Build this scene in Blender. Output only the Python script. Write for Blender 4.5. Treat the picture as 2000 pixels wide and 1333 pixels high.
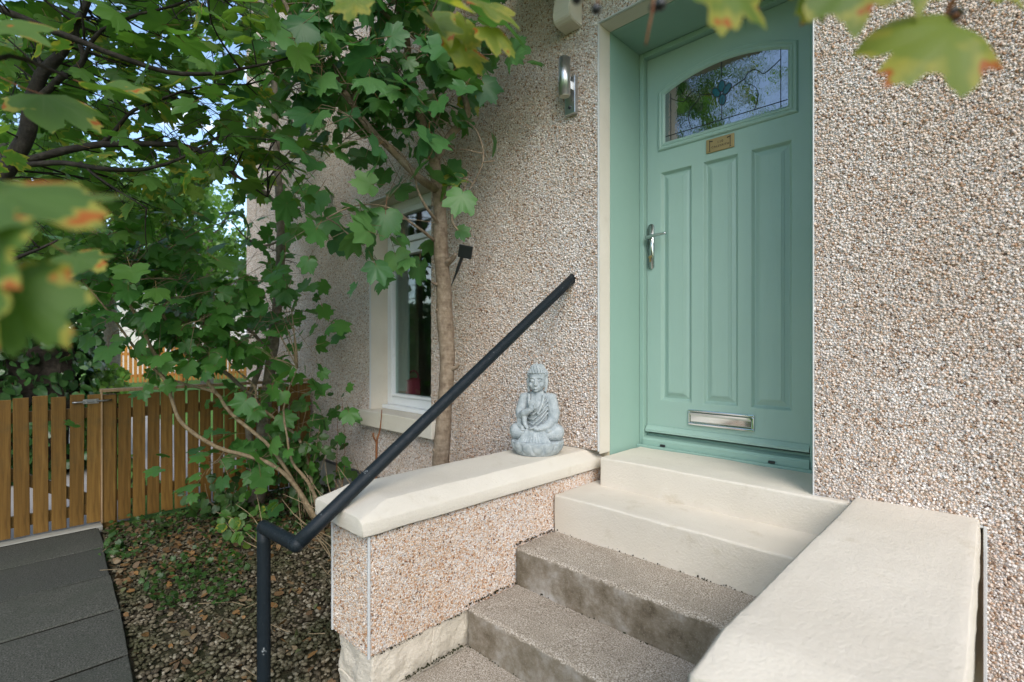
import bpy, bmesh, math, random
import numpy as np
from mathutils import Vector, Matrix, noise

random.seed(7); rng = np.random.default_rng(7)
for _o in list(bpy.data.objects): bpy.data.objects.remove(_o)
SC = bpy.context.scene
COL = SC.collection
RAD = math.radians
PI = math.pi

# ------------------------------------------------------------------ camera
YAW = RAD(44.3)
EYE = Vector((0, 0, 1.27))
cam_data = bpy.data.cameras.new('camera'); cam = bpy.data.objects.new('camera', cam_data); COL.objects.link(cam)
cam.location = EYE; cam.rotation_euler = (RAD(90), 0, YAW)
cam_data.sensor_width = 36; cam_data.lens = 18.0; cam_data.shift_y = 0.00275
cam_data.clip_start = 0.02; cam_data.clip_end = 400
cam_data.dof.use_dof = True; cam_data.dof.focus_distance = 2.35; cam_data.dof.aperture_fstop = 2.5
SC.camera = cam

# ------------------------------------------------------------------ sky, sun, exposure
SUN = Vector((0.72, -0.52, 0.72)).normalized()
world = bpy.data.worlds.new('World'); SC.world = world; world.use_nodes = True
wn = world.node_tree; wn.nodes.clear()
w_out = wn.nodes.new('ShaderNodeOutputWorld'); w_bg = wn.nodes.new('ShaderNodeBackground')
w_sky = wn.nodes.new('ShaderNodeTexSky'); w_sky.sky_type = 'NISHITA'; w_sky.sun_disc = False
w_sky.sun_elevation = math.asin(SUN.z); w_sky.sun_rotation = math.atan2(SUN.x, SUN.y)
w_sky.air_density = 1.0; w_sky.dust_density = 0.5; w_sky.ozone_density = 1.0
w_tc = wn.nodes.new('ShaderNodeTexCoord'); w_map = wn.nodes.new('ShaderNodeMapping'); w_map.inputs['Scale'].default_value = (1, 1, 2.2); w_map.inputs['Location'].default_value = (3.1, 1.4, 0.6)
w_no = wn.nodes.new('ShaderNodeTexNoise'); w_no.inputs['Scale'].default_value = 2.3; w_no.inputs['Detail'].default_value = 7; w_no.inputs['Roughness'].default_value = 0.6
w_rp = wn.nodes.new('ShaderNodeValToRGB'); w_rp.color_ramp.elements[0].position = 0.53; w_rp.color_ramp.elements[1].position = 0.72
w_mix = wn.nodes.new('ShaderNodeMix'); w_mix.data_type = 'RGBA'
w_mix.inputs[7].default_value = (12.8, 12.2, 11.5, 1)
wn.links.new(w_tc.outputs['Generated'], w_map.inputs['Vector']); wn.links.new(w_map.outputs[0], w_no.inputs['Vector'])
wn.links.new(w_no.outputs['Fac'], w_rp.inputs[0]); wn.links.new(w_rp.outputs[0], w_mix.inputs[0])
wn.links.new(w_sky.outputs[0], w_mix.inputs[6]); wn.links.new(w_mix.outputs[2], w_bg.inputs[0])
w_bg.inputs[1].default_value = 0.14
wn.links.new(w_bg.outputs[0], w_out.inputs[0])
sun_d = bpy.data.lights.new('sun', 'SUN'); sun_d.energy = 1.4; sun_d.angle = RAD(36); sun_d.color = (1.0, 0.93, 0.84)
sun = bpy.data.objects.new('sun', sun_d); COL.objects.link(sun)
sun.rotation_euler = SUN.to_track_quat('Z', 'Y').to_euler(); sun.location = (8, -6, 12)
SC.view_settings.view_transform = 'Standard'; SC.view_settings.look = 'None'
SC.view_settings.exposure = 1.18; SC.view_settings.gamma = 1.0; SC.view_settings.use_curve_mapping = False
SC.render.engine = 'CYCLES'
SC.cycles.max_bounces = 8; SC.cycles.transparent_max_bounces = 16
SC.cycles.use_denoising = True

# ------------------------------------------------------------------ materials
MATS = {}
def nd(nt, t, **kw):
    n = nt.nodes.new('ShaderNode' + t)
    for k, v in kw.items():
        if k in n.inputs: n.inputs[k].default_value = v
        else: setattr(n, k, v)
    return n
def new_mat(name, color=(.5, .5, .5), rough=.6, metal=0., spec=.5):
    m = bpy.data.materials.new(name); m.use_nodes = True; nt = m.node_tree
    b = nt.nodes['Principled BSDF']
    b.inputs['Base Color'].default_value = (*color, 1); b.inputs['Roughness'].default_value = rough
    b.inputs['Metallic'].default_value = metal; b.inputs['Specular IOR Level'].default_value = spec
    MATS[name] = m
    return m, nt, b
def ramp(nt, src, stops, interp='LINEAR'):
    r = nt.nodes.new('ShaderNodeValToRGB'); cr = r.color_ramp; cr.interpolation = interp
    while len(cr.elements) < len(stops): cr.elements.new(0.5)
    for e, (p, c) in zip(cr.elements, stops):
        e.position = p; e.color = (*c, 1) if len(c) == 3 else c
    if src is not None: nt.links.new(src, r.inputs[0])
    return r.outputs[0]
def mixc(nt, fac, a, b, mode='MIX'):
    m = nt.nodes.new('ShaderNodeMix'); m.data_type = 'RGBA'; m.blend_type = mode
    for sock, v in ((m.inputs[0], fac), (m.inputs[6], a), (m.inputs[7], b)):
        if hasattr(v, 'is_output'): nt.links.new(v, sock)
        elif isinstance(v, (tuple, list)): sock.default_value = (*v, 1)
        else: sock.default_value = v
    return m.outputs[2]
def math_n(nt, op, a, b=0.5):
    m = nt.nodes.new('ShaderNodeMath'); m.operation = op
    for sock, v in ((m.inputs[0], a), (m.inputs[1], b)):
        if hasattr(v, 'is_output'): nt.links.new(v, sock)
        else: sock.default_value = v
    return m.outputs[0]
def coords(nt, scale=(1, 1, 1), kind='Object'):
    tc = nt.nodes.new('ShaderNodeTexCoord'); mp = nt.nodes.new('ShaderNodeMapping')
    mp.inputs['Scale'].default_value = scale; nt.links.new(tc.outputs[kind], mp.inputs[0]); return mp.outputs[0]
def tex_noise(nt, vec, scale, detail=4, rough=.55):
    n = nd(nt, 'TexNoise', Scale=scale, Detail=detail, Roughness=rough); nt.links.new(vec, n.inputs['Vector']); return n.outputs['Fac']
def bump(nt, b, h, strength=.5, dist=.01, prev=None):
    n = nd(nt, 'Bump', Strength=strength, Distance=dist); nt.links.new(h, n.inputs['Height'])
    if prev is not None: nt.links.new(prev, n.inputs['Normal'])
    nt.links.new(n.outputs[0], b.inputs['Normal']); return n.outputs[0]

def mat_pebble(name, stones, mortar, scale, hgt):
    m, nt, b = new_mat(name, rough=.8, spec=.25)
    v0 = coords(nt)
    wn_ = nd(nt, 'TexNoise', Scale=scale * .9, Detail=1); nt.links.new(v0, wn_.inputs['Vector'])
    vm = nt.nodes.new('ShaderNodeVectorMath'); vm.operation = 'MULTIPLY_ADD'; nt.links.new(wn_.outputs['Color'], vm.inputs[0]); vm.inputs[1].default_value = (.55 / scale,) * 3; nt.links.new(v0, vm.inputs[2]); v = vm.outputs[0]
    vo = nd(nt, 'TexVoronoi', Scale=scale, Randomness=1.0); nt.links.new(v, vo.inputs['Vector'])
    ed = nd(nt, 'TexVoronoi', Scale=scale, Randomness=1.0); ed.feature = 'DISTANCE_TO_EDGE'; nt.links.new(v, ed.inputs['Vector'])
    sep = nt.nodes.new('ShaderNodeSeparateColor'); nt.links.new(vo.outputs['Color'], sep.inputs[0])
    c = ramp(nt, sep.outputs[0], stones, 'CONSTANT')
    c = mixc(nt, .25, c, ramp(nt, tex_noise(nt, v0, scale * 2.2, 2), [(.3, (.35, .30, .26)), (.7, (1, 1, 1))]), 'MULTIPLY')
    n1 = tex_noise(nt, v0, 2.2, 5); c = mixc(nt, ramp(nt, n1, [(.35, (0, 0, 0)), (.75, (.35, .35, .35))]), c, (.74, .62, .50), 'MULTIPLY')
    gap = ramp(nt, ed.outputs['Distance'], [(.0, (1, 1, 1)), (.06, (0, 0, 0))])
    c = mixc(nt, gap, c, mortar)
    nt.links.new(c, b.inputs['Base Color'])
    h = ramp(nt, ed.outputs['Distance'], [(0, (0, 0, 0)), (.12, (.55, .55, .55)), (.45, (1, 1, 1))])
    hh = math_n(nt, 'MULTIPLY', h, math_n(nt, 'ADD', sep.outputs[1], .5))
    n2 = tex_noise(nt, v0, 45, 3)
    bump(nt, b, math_n(nt, 'ADD', hh, math_n(nt, 'MULTIPLY', n2, 1.3)), 1.0, hgt)
    return m
mat_pebble('pebbledash', [(0, (.14, .09, .065)), (.05, (.42, .26, .15)), (.12, (.56, .43, .33)), (.30, (.66, .56, .48)), (.54, (.80, .76, .72)), (.74, (.60, .58, .58)), (.88, (.86, .84, .82))], (.42, .34, .27), 150, .0035)
mat_pebble('pebbledash_fine', [(0, (.14, .09, .07)), (.03, (.52, .28, .14)), (.12, (.68, .48, .34)), (.34, (.78, .65, .55)), (.58, (.90, .87, .84)), (.80, (.70, .70, .72)), (.90, (.93, .92, .90))], (.56, .44, .34), 185, .0022)

def mat_dash_stones(name, stops):
    m, nt, b = new_mat(name, rough=.75, spec=.25)
    ge = nd(nt, 'NewGeometry'); c = ramp(nt, ge.outputs['Random Per Island'], stops)
    st = ramp(nt, tex_noise(nt, coords(nt, (1, 1, .35)), 1.7, 6, .62), [(.38, (0, 0, 0)), (.72, (.75, .75, .75))]); c = mixc(nt, st, c, (.70, .58, .45), 'MULTIPLY')
    nt.links.new(c, b.inputs['Base Color'])
mat_dash_stones('dash_stones', [(0, (.19, .125, .095)), (.05, (.44, .275, .175)), (.15, (.61, .465, .37)), (.38, (.72, .60, .515)), (.64, (.81, .74, .69)), (.83, (.62, .565, .545)), (1, (.90, .86, .83))])
mat_dash_stones('dash_stones_fine', [(0, (.16, .10, .07)), (.05, (.46, .24, .12)), (.18, (.62, .43, .29)), (.40, (.70, .57, .46)), (.66, (.80, .74, .68)), (.84, (.62, .59, .58)), (1, (.86, .83, .80))])

def mat_masonry(name, base, base2, stain, bsc=60, amt=.5, rough=.75, bs=.5):
    m, nt, b = new_mat(name, rough=rough, spec=.35)
    v = coords(nt)
    c = mixc(nt, ramp(nt, tex_noise(nt, v, 3.0, 6), [(.35, (0, 0, 0)), (.7, (1, 1, 1))]), base, base2)
    st = ramp(nt, tex_noise(nt, v, 7.5, 8, .68), [(.60, (0, 0, 0)), (.78, (amt, amt, amt))])
    c = mixc(nt, st, c, stain)
    sp = ramp(nt, tex_noise(nt, v, 120, 3, .6), [(.70, (0, 0, 0)), (.76, (.55, .55, .55))]); c = mixc(nt, sp, c, tuple(x * .55 for x in stain))
    vc = nd(nt, 'TexVoronoi', Scale=3.4); vc.feature = 'DISTANCE_TO_EDGE'; wv = nd(nt, 'TexNoise', Scale=9, Detail=5); nt.links.new(v, wv.inputs['Vector'])
    va = nt.nodes.new('ShaderNodeVectorMath'); va.operation = 'MULTIPLY_ADD'; nt.links.new(wv.outputs['Color'], va.inputs[0]); va.inputs[1].default_value = (.16,) * 3; nt.links.new(v, va.inputs[2]); nt.links.new(va.outputs[0], vc.inputs['Vector'])
    crack = math_n(nt, 'MULTIPLY', ramp(nt, vc.outputs['Distance'], [(.0, (1, 1, 1)), (.012, (0, 0, 0))]), ramp(nt, tex_noise(nt, v, 2.1, 3), [(.56, (0, 0, 0)), (.66, (.16, .16, .16))]))
    c = mixc(nt, crack, c, tuple(x * .6 for x in stain)); nt.links.new(c, b.inputs['Base Color'])
    p = bump(nt, b, tex_noise(nt, v, bsc, 7, .68), bs, .006 if bs < .8 else .014)
    bump(nt, b, tex_noise(nt, v, 16, 3), .22, .010, p)
    return m
mat_masonry('cream_masonry', (.68, .62, .525), (.63, .57, .475), (.46, .39, .27), 120, .6)
mat_masonry('cream_render', (.66, .60, .51), (.60, .54, .45), (.48, .40, .31), 40, .4)
mat_masonry('cream_stained', (.70, .58, .40), (.60, .52, .38), (.20, .17, .10), 50, 1.0)
mat_masonry('painted_stone', (.68, .60, .49), (.58, .52, .42), (.26, .24, .16), 34, .95, .8, .9)
mat_masonry('plinth_grey', (.33, .32, .29), (.28, .28, .25), (.16, .16, .13), 40, .6)
mat_masonry('kerb_concrete', (.36, .34, .29), (.30, .29, .25), (.16, .15, .11), 90, .6)
mat_masonry('far_render', (.66, .62, .57), (.60, .57, .52), (.48, .45, .42), 10, .4)
mat_masonry('far_path', (.36, .34, .32), (.30, .28, .265), (.20, .19, .18), 20, .6)

def mat_concrete(name, a, b_, dark, light, amt, sc=150):
    m, nt, b = new_mat(name, rough=.88, spec=.2)
    v = coords(nt)
    sp = ramp(nt, tex_noise(nt, v, sc, 2, .6), [(.34, dark), (.45, a), (.56, b_), (.68, light)])
    st = ramp(nt, tex_noise(nt, v, 4.5, 8, .66), [(.46, (0, 0, 0)), (.74, (amt, amt, amt))])
    oi = nd(nt, 'ObjectInfo'); sp = mixc(nt, 1.0, sp, ramp(nt, oi.outputs['Random'], [(0, (.55, .56, .57)), (1, (.95, .94, .90))]), 'MULTIPLY')
    c = mixc(nt, st, sp, tuple(x * 1.5 for x in dark)); nt.links.new(c, b.inputs['Base Color'])
    p = bump(nt, b, tex_noise(nt, v, sc, 4, .7), .6, .004)
    bump(nt, b, tex_noise(nt, v, 22, 5), .4, .01, p)
    return m
mat_concrete('step_concrete', (.32, .285, .24), (.40, .36, .315), (.15, .13, .105), (.58, .54, .49), .5, 240)
mat_concrete('flagstone', (.082, .084, .072), (.105, .105, .092), (.040, .044, .034), (.17, .165, .145), .85, 170)
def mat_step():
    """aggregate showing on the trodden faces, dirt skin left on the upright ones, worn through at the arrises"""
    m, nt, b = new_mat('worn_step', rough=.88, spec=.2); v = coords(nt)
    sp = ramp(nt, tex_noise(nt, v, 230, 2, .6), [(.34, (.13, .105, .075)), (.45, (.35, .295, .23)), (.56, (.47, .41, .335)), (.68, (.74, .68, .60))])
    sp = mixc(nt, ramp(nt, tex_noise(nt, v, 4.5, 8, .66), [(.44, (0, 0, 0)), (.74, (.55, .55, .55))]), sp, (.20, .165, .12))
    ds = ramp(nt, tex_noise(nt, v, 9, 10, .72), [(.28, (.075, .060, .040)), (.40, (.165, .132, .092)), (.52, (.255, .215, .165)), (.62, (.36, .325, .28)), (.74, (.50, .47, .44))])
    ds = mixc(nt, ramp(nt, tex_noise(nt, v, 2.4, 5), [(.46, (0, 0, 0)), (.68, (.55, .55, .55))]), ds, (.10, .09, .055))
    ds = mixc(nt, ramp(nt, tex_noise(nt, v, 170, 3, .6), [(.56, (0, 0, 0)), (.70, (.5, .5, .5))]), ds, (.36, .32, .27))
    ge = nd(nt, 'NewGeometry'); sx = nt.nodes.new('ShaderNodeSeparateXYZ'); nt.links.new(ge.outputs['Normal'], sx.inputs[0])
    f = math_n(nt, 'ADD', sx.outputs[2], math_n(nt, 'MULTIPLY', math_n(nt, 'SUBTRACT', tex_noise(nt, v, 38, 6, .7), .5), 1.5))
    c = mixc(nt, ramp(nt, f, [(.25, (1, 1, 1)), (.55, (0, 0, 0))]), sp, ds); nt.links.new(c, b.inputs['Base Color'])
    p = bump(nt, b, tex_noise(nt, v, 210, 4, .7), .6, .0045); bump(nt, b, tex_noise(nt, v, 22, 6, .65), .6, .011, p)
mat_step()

def mat_paint(name, col, rough, grain, axis=(60, 60, 2.5), var=.06):
    m, nt, b = new_mat(name, col, rough)
    v = coords(nt)
    n = tex_noise(nt, v, 2.2, 4)
    c = mixc(nt, n, tuple(x * (1 - var) for x in col), tuple(min(1, x * (1 + var)) for x in col)); nt.links.new(c, b.inputs['Base Color'])
    nt.links.new(ramp(nt, tex_noise(nt, v, 6, 6, .65), [(.3, (rough * .8,) * 3), (.7, (min(1, rough * 1.35),) * 3)]), b.inputs['Roughness'])
    if grain: bump(nt, b, tex_noise(nt, coords(nt, axis), 4, 4, .6), grain, .003)
    return m
mat_paint('sage_paint', (.305, .44, .375), .40, .5)
mat_paint('sage_rail', (.305, .44, .375), .40, .5, (2.5, 60, 60))
mat_paint('sage_reveal', (.26, .40, .335), .5, .08, (8, 8, 8))
mat_paint('upvc_white', (.78, .79, .80), .3, 0)
mat_paint('bead_white', (.55, .55, .54), .45, 0)
mat_paint('charcoal_trim', (.06, .065, .07), .5, 0)
def mat_railing():
    m, nt, b = new_mat('rail_paint', (.012, .02, .026), .45, 0, .25)
    v = coords(nt)
    ch = ramp(nt, tex_noise(nt, v, 16, 6, .7), [(.66, (0, 0, 0)), (.69, (.8, .8, .8))])
    wear = ramp(nt, tex_noise(nt, v, 60, 5, .7), [(.55, (0, 0, 0)), (.72, (.4, .4, .4))])
    c = mixc(nt, wear, (.009, .014, .018), (.022, .030, .034)); c = mixc(nt, ch, c, (.34, .36, .36)); c = mixc(nt, ramp(nt, tex_noise(nt, v, 75, 4, .6), [(.68, (0, 0, 0)), (.71, (.6, .6, .6))]), c, (.16, .175, .18)); nt.links.new(c, b.inputs['Base Color'])
    bump(nt, b, tex_noise(nt, v, 40, 6, .65), .5, .006)
mat_railing()
def mat_metal(name, col, rough, br=0):
    m, nt, b = new_mat(name, col, rough, 1.0)
    if br: bump(nt, b, tex_noise(nt, coords(nt, (4, 4, 300)), 3, 3), br, .001)
mat_metal('chrome', (.72, .75, .76), .07); mat_metal('satin_chrome', (.46, .50, .50), .24); mat_metal('brushed_steel', (.62, .63, .63), .36); mat_metal('latch_steel', (.32, .31, .30), .35)
mat_metal('brass', (.42, .29, .13), .45, .15)
new_mat('black_plastic', (.012, .013, .014), .35); new_mat('pink_plastic', (.62, .06, .13), .4); new_mat('lead_came', (.05, .055, .055), .4, .6)
new_mat('joint_soil', (.014, .013, .009), 1.0, 0, .1); new_mat('lettering', (.045, .03, .012), .6); new_mat('teal_glass', (.0, .075, .095), .12, 0, .8); new_mat('room_wall', (.60, .62, .58), .9)
new_mat('curtain', (.70, .74, .70), .9); new_mat('room_wood', (.30, .20, .09), .6); new_mat('slate', (.21, .20, .21), .7); new_mat('lamp_lens', (.55, .52, .42), .3)
def mat_wood(name, a, b_, c_):
    m, nt, b = new_mat(name, a, .62, 0, .3)
    oi = nd(nt, 'ObjectInfo')
    tc = nt.nodes.new('ShaderNodeTexCoord'); mp = nt.nodes.new('ShaderNodeMapping'); mp.inputs['Scale'].default_value = (30, 30, 1.6)
    nt.links.new(tc.outputs['Object'], mp.inputs[0]); nt.links.new(oi.outputs['Location'], mp.inputs['Location'])
    n = nd(nt, 'TexNoise', Scale=2.2, Detail=5, Roughness=.6, Distortion=.6); nt.links.new(mp.outputs[0], n.inputs['Vector'])
    c = ramp(nt, n.outputs['Fac'], [(.28, b_), (.5, a), (.74, c_)])
    tint = ramp(nt, oi.outputs['Random'], [(0, (.72, .70, .66)), (1, (1.0, 1.0, 1.0))])
    c = mixc(nt, 1.0, c, tint, 'MULTIPLY')
    dirt = ramp(nt, tex_noise(nt, coords(nt), 5, 6, .7), [(.5, (0, 0, 0)), (.75, (.7, .7, .7))])
    c = mixc(nt, dirt, c, (.09, .065, .022)); nt.links.new(c, b.inputs['Base Color'])
    bump(nt, b, n.outputs['Fac'], .35, .003)
mat_wood('stained_slat', (.205, .105, .020), (.13, .066, .012), (.27, .145, .034)); mat_wood('pale_cap', (.50, .33, .19), (.36, .22, .11), (.58, .42, .27)); mat_wood('far_picket', (.62, .26, .055), (.5, .19, .035), (.68, .33, .09))
def mat_bark(name, a, b_, c_, sc):
    m, nt, b = new_mat(name, a, .8, 0, .3)
    v = coords(nt, (1, 1, .8)); n = tex_noise(nt, v, sc, 7, .65)
    band = tex_noise(nt, coords(nt, (.8, .8, 5)), 12, 5)
    c = ramp(nt, n, [(.3, b_), (.5, a), (.72, c_)]); c = mixc(nt, ramp(nt, band, [(.52, (0, 0, 0)), (.72, (.6, .6, .6))]), c, b_)
    nt.links.new(c, b.inputs['Base Color']); p = bump(nt, b, n, .7, .010); bump(nt, b, band, .5, .010, p)
mat_bark('bark_tan', (.235, .175, .12), (.13, .09, .06), (.32, .255, .185), 34); mat_bark('bark_grey', (.17, .145, .11), (.10, .08, .06), (.26, .22, .17), 30)
mat_bark('bark_dark', (.030, .024, .018), (.015, .012, .009), (.06, .05, .038), 30); mat_bark('bark_pale', (.24, .18, .105), (.15, .105, .06), (.32, .25, .16), 40); mat_bark('twig_red', (.22, .085, .03), (.12, .05, .02), (.28, .12, .05), 30)

def mat_leaf(name, greens, turn=0., edge_amt=.5, trans=.38, gloss=.42, ye=.74, oe=1.0):
    """leaf blade: per-leaf green, paler veins, and browned or yellowed margins on some leaves"""
    m, nt, b = new_mat(name, greens[0], gloss, 0, .45)
    oi = nd(nt, 'ObjectInfo'); ge = nd(nt, 'NewGeometry')
    r = math_n(nt, 'FRACT', math_n(nt, 'ADD', oi.outputs['Random'], ge.outputs['Random Per Island']))
    st = [(i / (len(greens) - 1), g) for i, g in enumerate(greens)]
    c = ramp(nt, r, st)
    at_e = nd(nt, 'Attribute'); at_e.attribute_name = 'edge'; at_v = nd(nt, 'Attribute'); at_v.attribute_name = 'vein'
    c = mixc(nt, math_n(nt, 'MULTIPLY', math_n(nt, 'POWER', at_v.outputs['Fac'], 9), .28), c, (.16, .24, .08))
    if turn > 0:
        no = tex_noise(nt, coords(nt), 2.6, 3); rnd3 = nd(nt, 'TexNoise', Scale=1.9, Detail=2)
        vv = nt.nodes.new('ShaderNodeVectorMath'); vv.operation = 'ADD'; nt.links.new(coords(nt), vv.inputs[0]); nt.links.new(r, vv.inputs[1]); nt.links.new(vv.outputs[0], rnd3.inputs['Vector'])
        gate = math_n(nt, 'GREATER_THAN', math_n(nt, 'FRACT', math_n(nt, 'MULTIPLY', r, 7.31)), 1 - turn)
        sh = math_n(nt, 'MULTIPLY', math_n(nt, 'SUBTRACT', rnd3.outputs['Fac'], .5), 2.6)
        e = math_n(nt, 'MULTIPLY', ramp(nt, math_n(nt, 'ADD', at_e.outputs['Fac'], sh), [(ye, (0, 0, 0)), (ye + .45, (1, 1, 1))]), gate)
        c = mixc(nt, math_n(nt, 'MULTIPLY', e, .85), c, (.36, .33, .055))
        e2 = math_n(nt, 'MULTIPLY', ramp(nt, math_n(nt, 'ADD', math_n(nt, 'MULTIPLY', at_e.outputs['Fac'], .6), math_n(nt, 'MULTIPLY', sh, 1.25)), [(oe, (0, 0, 0)), (oe + .14, (1, 1, 1))]), gate)
        c = mixc(nt, math_n(nt, 'MULTIPLY', e2, edge_amt), c, (.40, .115, .015))
    nt.links.new(c, b.inputs['Base Color'])
    tr = nt.nodes.new('ShaderNodeBsdfTranslucent'); nt.links.new(mixc(nt, 1.0, c, (1.25, 1.35, .7), 'MULTIPLY'), tr.inputs[0])
    mx = nt.nodes.new('ShaderNodeMixShader'); mx.inputs[0].default_value = trans
    nt.links.new(b.outputs[0], mx.inputs[1]); nt.links.new(tr.outputs[0], mx.inputs[2])
    nt.links.new(mx.outputs[0], nt.nodes['Material Output'].inputs[0])
    return m
mat_leaf('leaf_sycamore', [(0.043, 0.126, 0.041), (0.066, 0.180, 0.048), (0.096, 0.222, 0.058), (0.055, 0.156, 0.062), (0.126, 0.258, 0.066)], .06, trans=.45)
mat_leaf('leaf_left', [(0.066, 0.156, 0.031), (0.096, 0.210, 0.041), (0.132, 0.258, 0.048), (0.078, 0.174, 0.043), (0.180, 0.276, 0.050)], .22, trans=.52)
mat_leaf('leaf_shrub', [(0.043, 0.138, 0.029), (0.072, 0.204, 0.040), (0.102, 0.246, 0.048), (0.060, 0.174, 0.041)], .0, trans=.48)
mat_leaf('leaf_near', [(.085, .165, .028), (.100, .185, .032), (.075, .145, .026)], 1.0, 1.0, .45, .62, .92, .84)
mat_leaf('leaf_turning_sunlit', [(.16, .22, .030), (.20, .25, .035), (.12, .19, .028)], 1.0, 1.0, .55, .5, .70, .95)  # turning margins, plus sunlight through the blades put into the yellower greens
mat_leaf('leaf_far', [(.075, .16, .036), (.12, .235, .05), (.18, .30, .06), (.10, .20, .05)], 0, trans=.45)
mat_leaf('leaf_hedge', [(.018, .060, .015), (.032, .092, .023), (.048, .12, .032), (.025, .07, .018)], 0, trans=.2, gloss=.35)
mat_leaf('leaf_litter', [(.16, .085, .035), (.10, .06, .03), (.24, .12, .035), (.20, .14, .08), (.07, .09, .03)], 0, trans=.1, gloss=.7)
mat_leaf('leaf_weed', [(.025, .07, .014), (.045, .10, .02), (.06, .13, .03)], 0)
mat_leaf('petiole', [(.22, .075, .03), (.14, .10, .03), (.26, .13, .05)], 0, trans=.0)
def mat_stones():
    m, nt, b = new_mat('gravel_stone', (.3, .27, .2), .75, 0, .3)
    ge = nd(nt, 'NewGeometry')
    c = ramp(nt, ge.outputs['Random Per Island'], [(0, (.028, .022, .013)), (.3, (.060, .047, .028)), (.55, (.105, .085, .052)), (.8, (.17, .14, .092)), (1, (.30, .265, .195))])
    n = tex_noise(nt, coords(nt), 4, 5); c = mixc(nt, ramp(nt, n, [(.42, (0, 0, 0)), (.62, (.75, .75, .75))]), c, (.045, .050, .018))
    nt.links.new(c, b.inputs['Base Color']); bump(nt, b, tex_noise(nt, coords(nt), 120, 3), .4, .003)
mat_stones()
def mat_soil():
    m, nt, b = new_mat('soil', (.05, .04, .025), .95, 0, .2); v = coords(nt)
    c = ramp(nt, tex_noise(nt, v, 26, 7, .7), [(.3, (.022, .018, .011)), (.5, (.05, .042, .025)), (.7, (.10, .075, .045))])
    c = mixc(nt, ramp(nt, tex_noise(nt, v, 3, 5), [(.45, (0, 0, 0)), (.65, (.7, .7, .7))]), c, (.03, .042, .012)); nt.links.new(c, b.inputs['Base Color'])
    bump(nt, b, tex_noise(nt, v, 60, 6, .7), .8, .02)
mat_soil()
def mat_grass():
    m, nt, b = new_mat('lawn_grass', (.07, .16, .03), .9, 0, .2); v = coords(nt)
    c = ramp(nt, tex_noise(nt, v, 9, 7, .7), [(.3, (.06, .13, .02)), (.55, (.11, .22, .04)), (.75, (.17, .28, .06))]); nt.links.new(c, b.inputs['Base Color'])
    bump(nt, b, tex_noise(nt, v, 40, 5), .8, .03)
mat_grass()
def mat_statue():
    m, nt, b = new_mat('statue_stone', (.42, .49, .51), .75, 0, .3); v = coords(nt)
    c = ramp(nt, tex_noise(nt, v, 30, 6, .65), [(.3, (.23, .265, .28)), (.5, (.34, .375, .385)), (.72, (.46, .485, .485))])

    nt.links.new(c, b.inputs['Base Color']); bump(nt, b, tex_noise(nt, v, 150, 4), .3, .002)
mat_statue()
def mat_window_glass():
    m = bpy.data.materials.new('window_glass'); m.use_nodes = True; nt = m.node_tree; nt.nodes.clear(); MATS['window_glass'] = m
    o = nt.nodes.new('ShaderNodeOutputMaterial'); g = nd(nt, 'BsdfGlossy', Roughness=.02); t = nd(nt, 'BsdfTransparent'); t.inputs[0].default_value = (.72, .82, .78, 1)
    lw = nd(nt, 'LayerWeight', Blend=.5); f_ = math_n(nt, 'MULTIPLY_ADD', math_n(nt, 'POWER', lw.outputs['Facing'], 3.5), .75); f_.node.inputs[2].default_value = .10; x = nt.nodes.new('ShaderNodeMixShader')
    nt.links.new(f_, x.inputs[0]); nt.links.new(t.outputs[0], x.inputs[1]); nt.links.new(g.outputs[0], x.inputs[2]); nt.links.new(x.outputs[0], o.inputs[0])
mat_window_glass()
def mat_obscure_glass():
    m, nt, b = new_mat('obscure_glass', (.008, .012, .012), .03, 0, 1.0); b.inputs['IOR'].default_value = 2.2
    b.inputs['Coat Weight'].default_value = .6; b.inputs['Coat Roughness'].default_value = .02
    v = coords(nt, (1, 1, .7)); n = nd(nt, 'TexNoise', Scale=42, Detail=2, Roughness=.5, Distortion=1.2); nt.links.new(v, n.inputs['Vector'])
    w = bump(nt, b, n.outputs['Fac'], .035, .01); nt.links.new(w, b.inputs['Coat Normal'])
mat_obscure_glass()

# ------------------------------------------------------------------ object helpers
def tag(o, label=None, cat=None, group=None, kind=None):
    if label: o['label'] = label
    if cat: o['category'] = cat
    if group: o['group'] = group
    if kind: o['kind'] = kind
    return o
def empty(name, loc=(0, 0, 0), rz=0, label=None, cat=None, group=None):
    o = bpy.data.objects.new(name, None); COL.objects.link(o); o.location = loc; o.rotation_euler = (0, 0, rz); o.empty_display_size = .05
    return tag(o, label, cat, group)
def obj(name, me, mats=None, parent=None, smooth=False, loc=None):
    if isinstance(me, bmesh.types.BMesh):
        bm = me; me = bpy.data.meshes.new(name); bmesh.ops.recalc_face_normals(bm, faces=bm.faces); bm.to_mesh(me); bm.free()
    if mats is not None and not me.materials:
        for k in (mats if isinstance(mats, (list, tuple)) else [mats]): me.materials.append(MATS[k])
    if smooth: me.polygons.foreach_set('use_smooth', [True] * len(me.polygons))
    o = bpy.data.objects.new(name, me); COL.objects.link(o)
    if loc is not None: o.location = loc
    if parent is not None: o.parent = parent
    if smooth == 'w':
        m = o.modifiers.new('weighted_normal', 'WEIGHTED_NORMAL'); m.weight = 90
    return o
def box(bm, x0, x1, y0, y1, z0, z1):
    vs = [bm.verts.new(p) for p in ((x0, y0, z0), (x1, y0, z0), (x1, y1, z0), (x0, y1, z0), (x0, y0, z1), (x1, y0, z1), (x1, y1, z1), (x0, y1, z1))]
    for f in ((0, 3, 2, 1), (4, 5, 6, 7), (0, 1, 5, 4), (1, 2, 6, 5), (2, 3, 7, 6), (3, 0, 4, 7)): bm.faces.new([vs[i] for i in f])
    return vs
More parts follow.
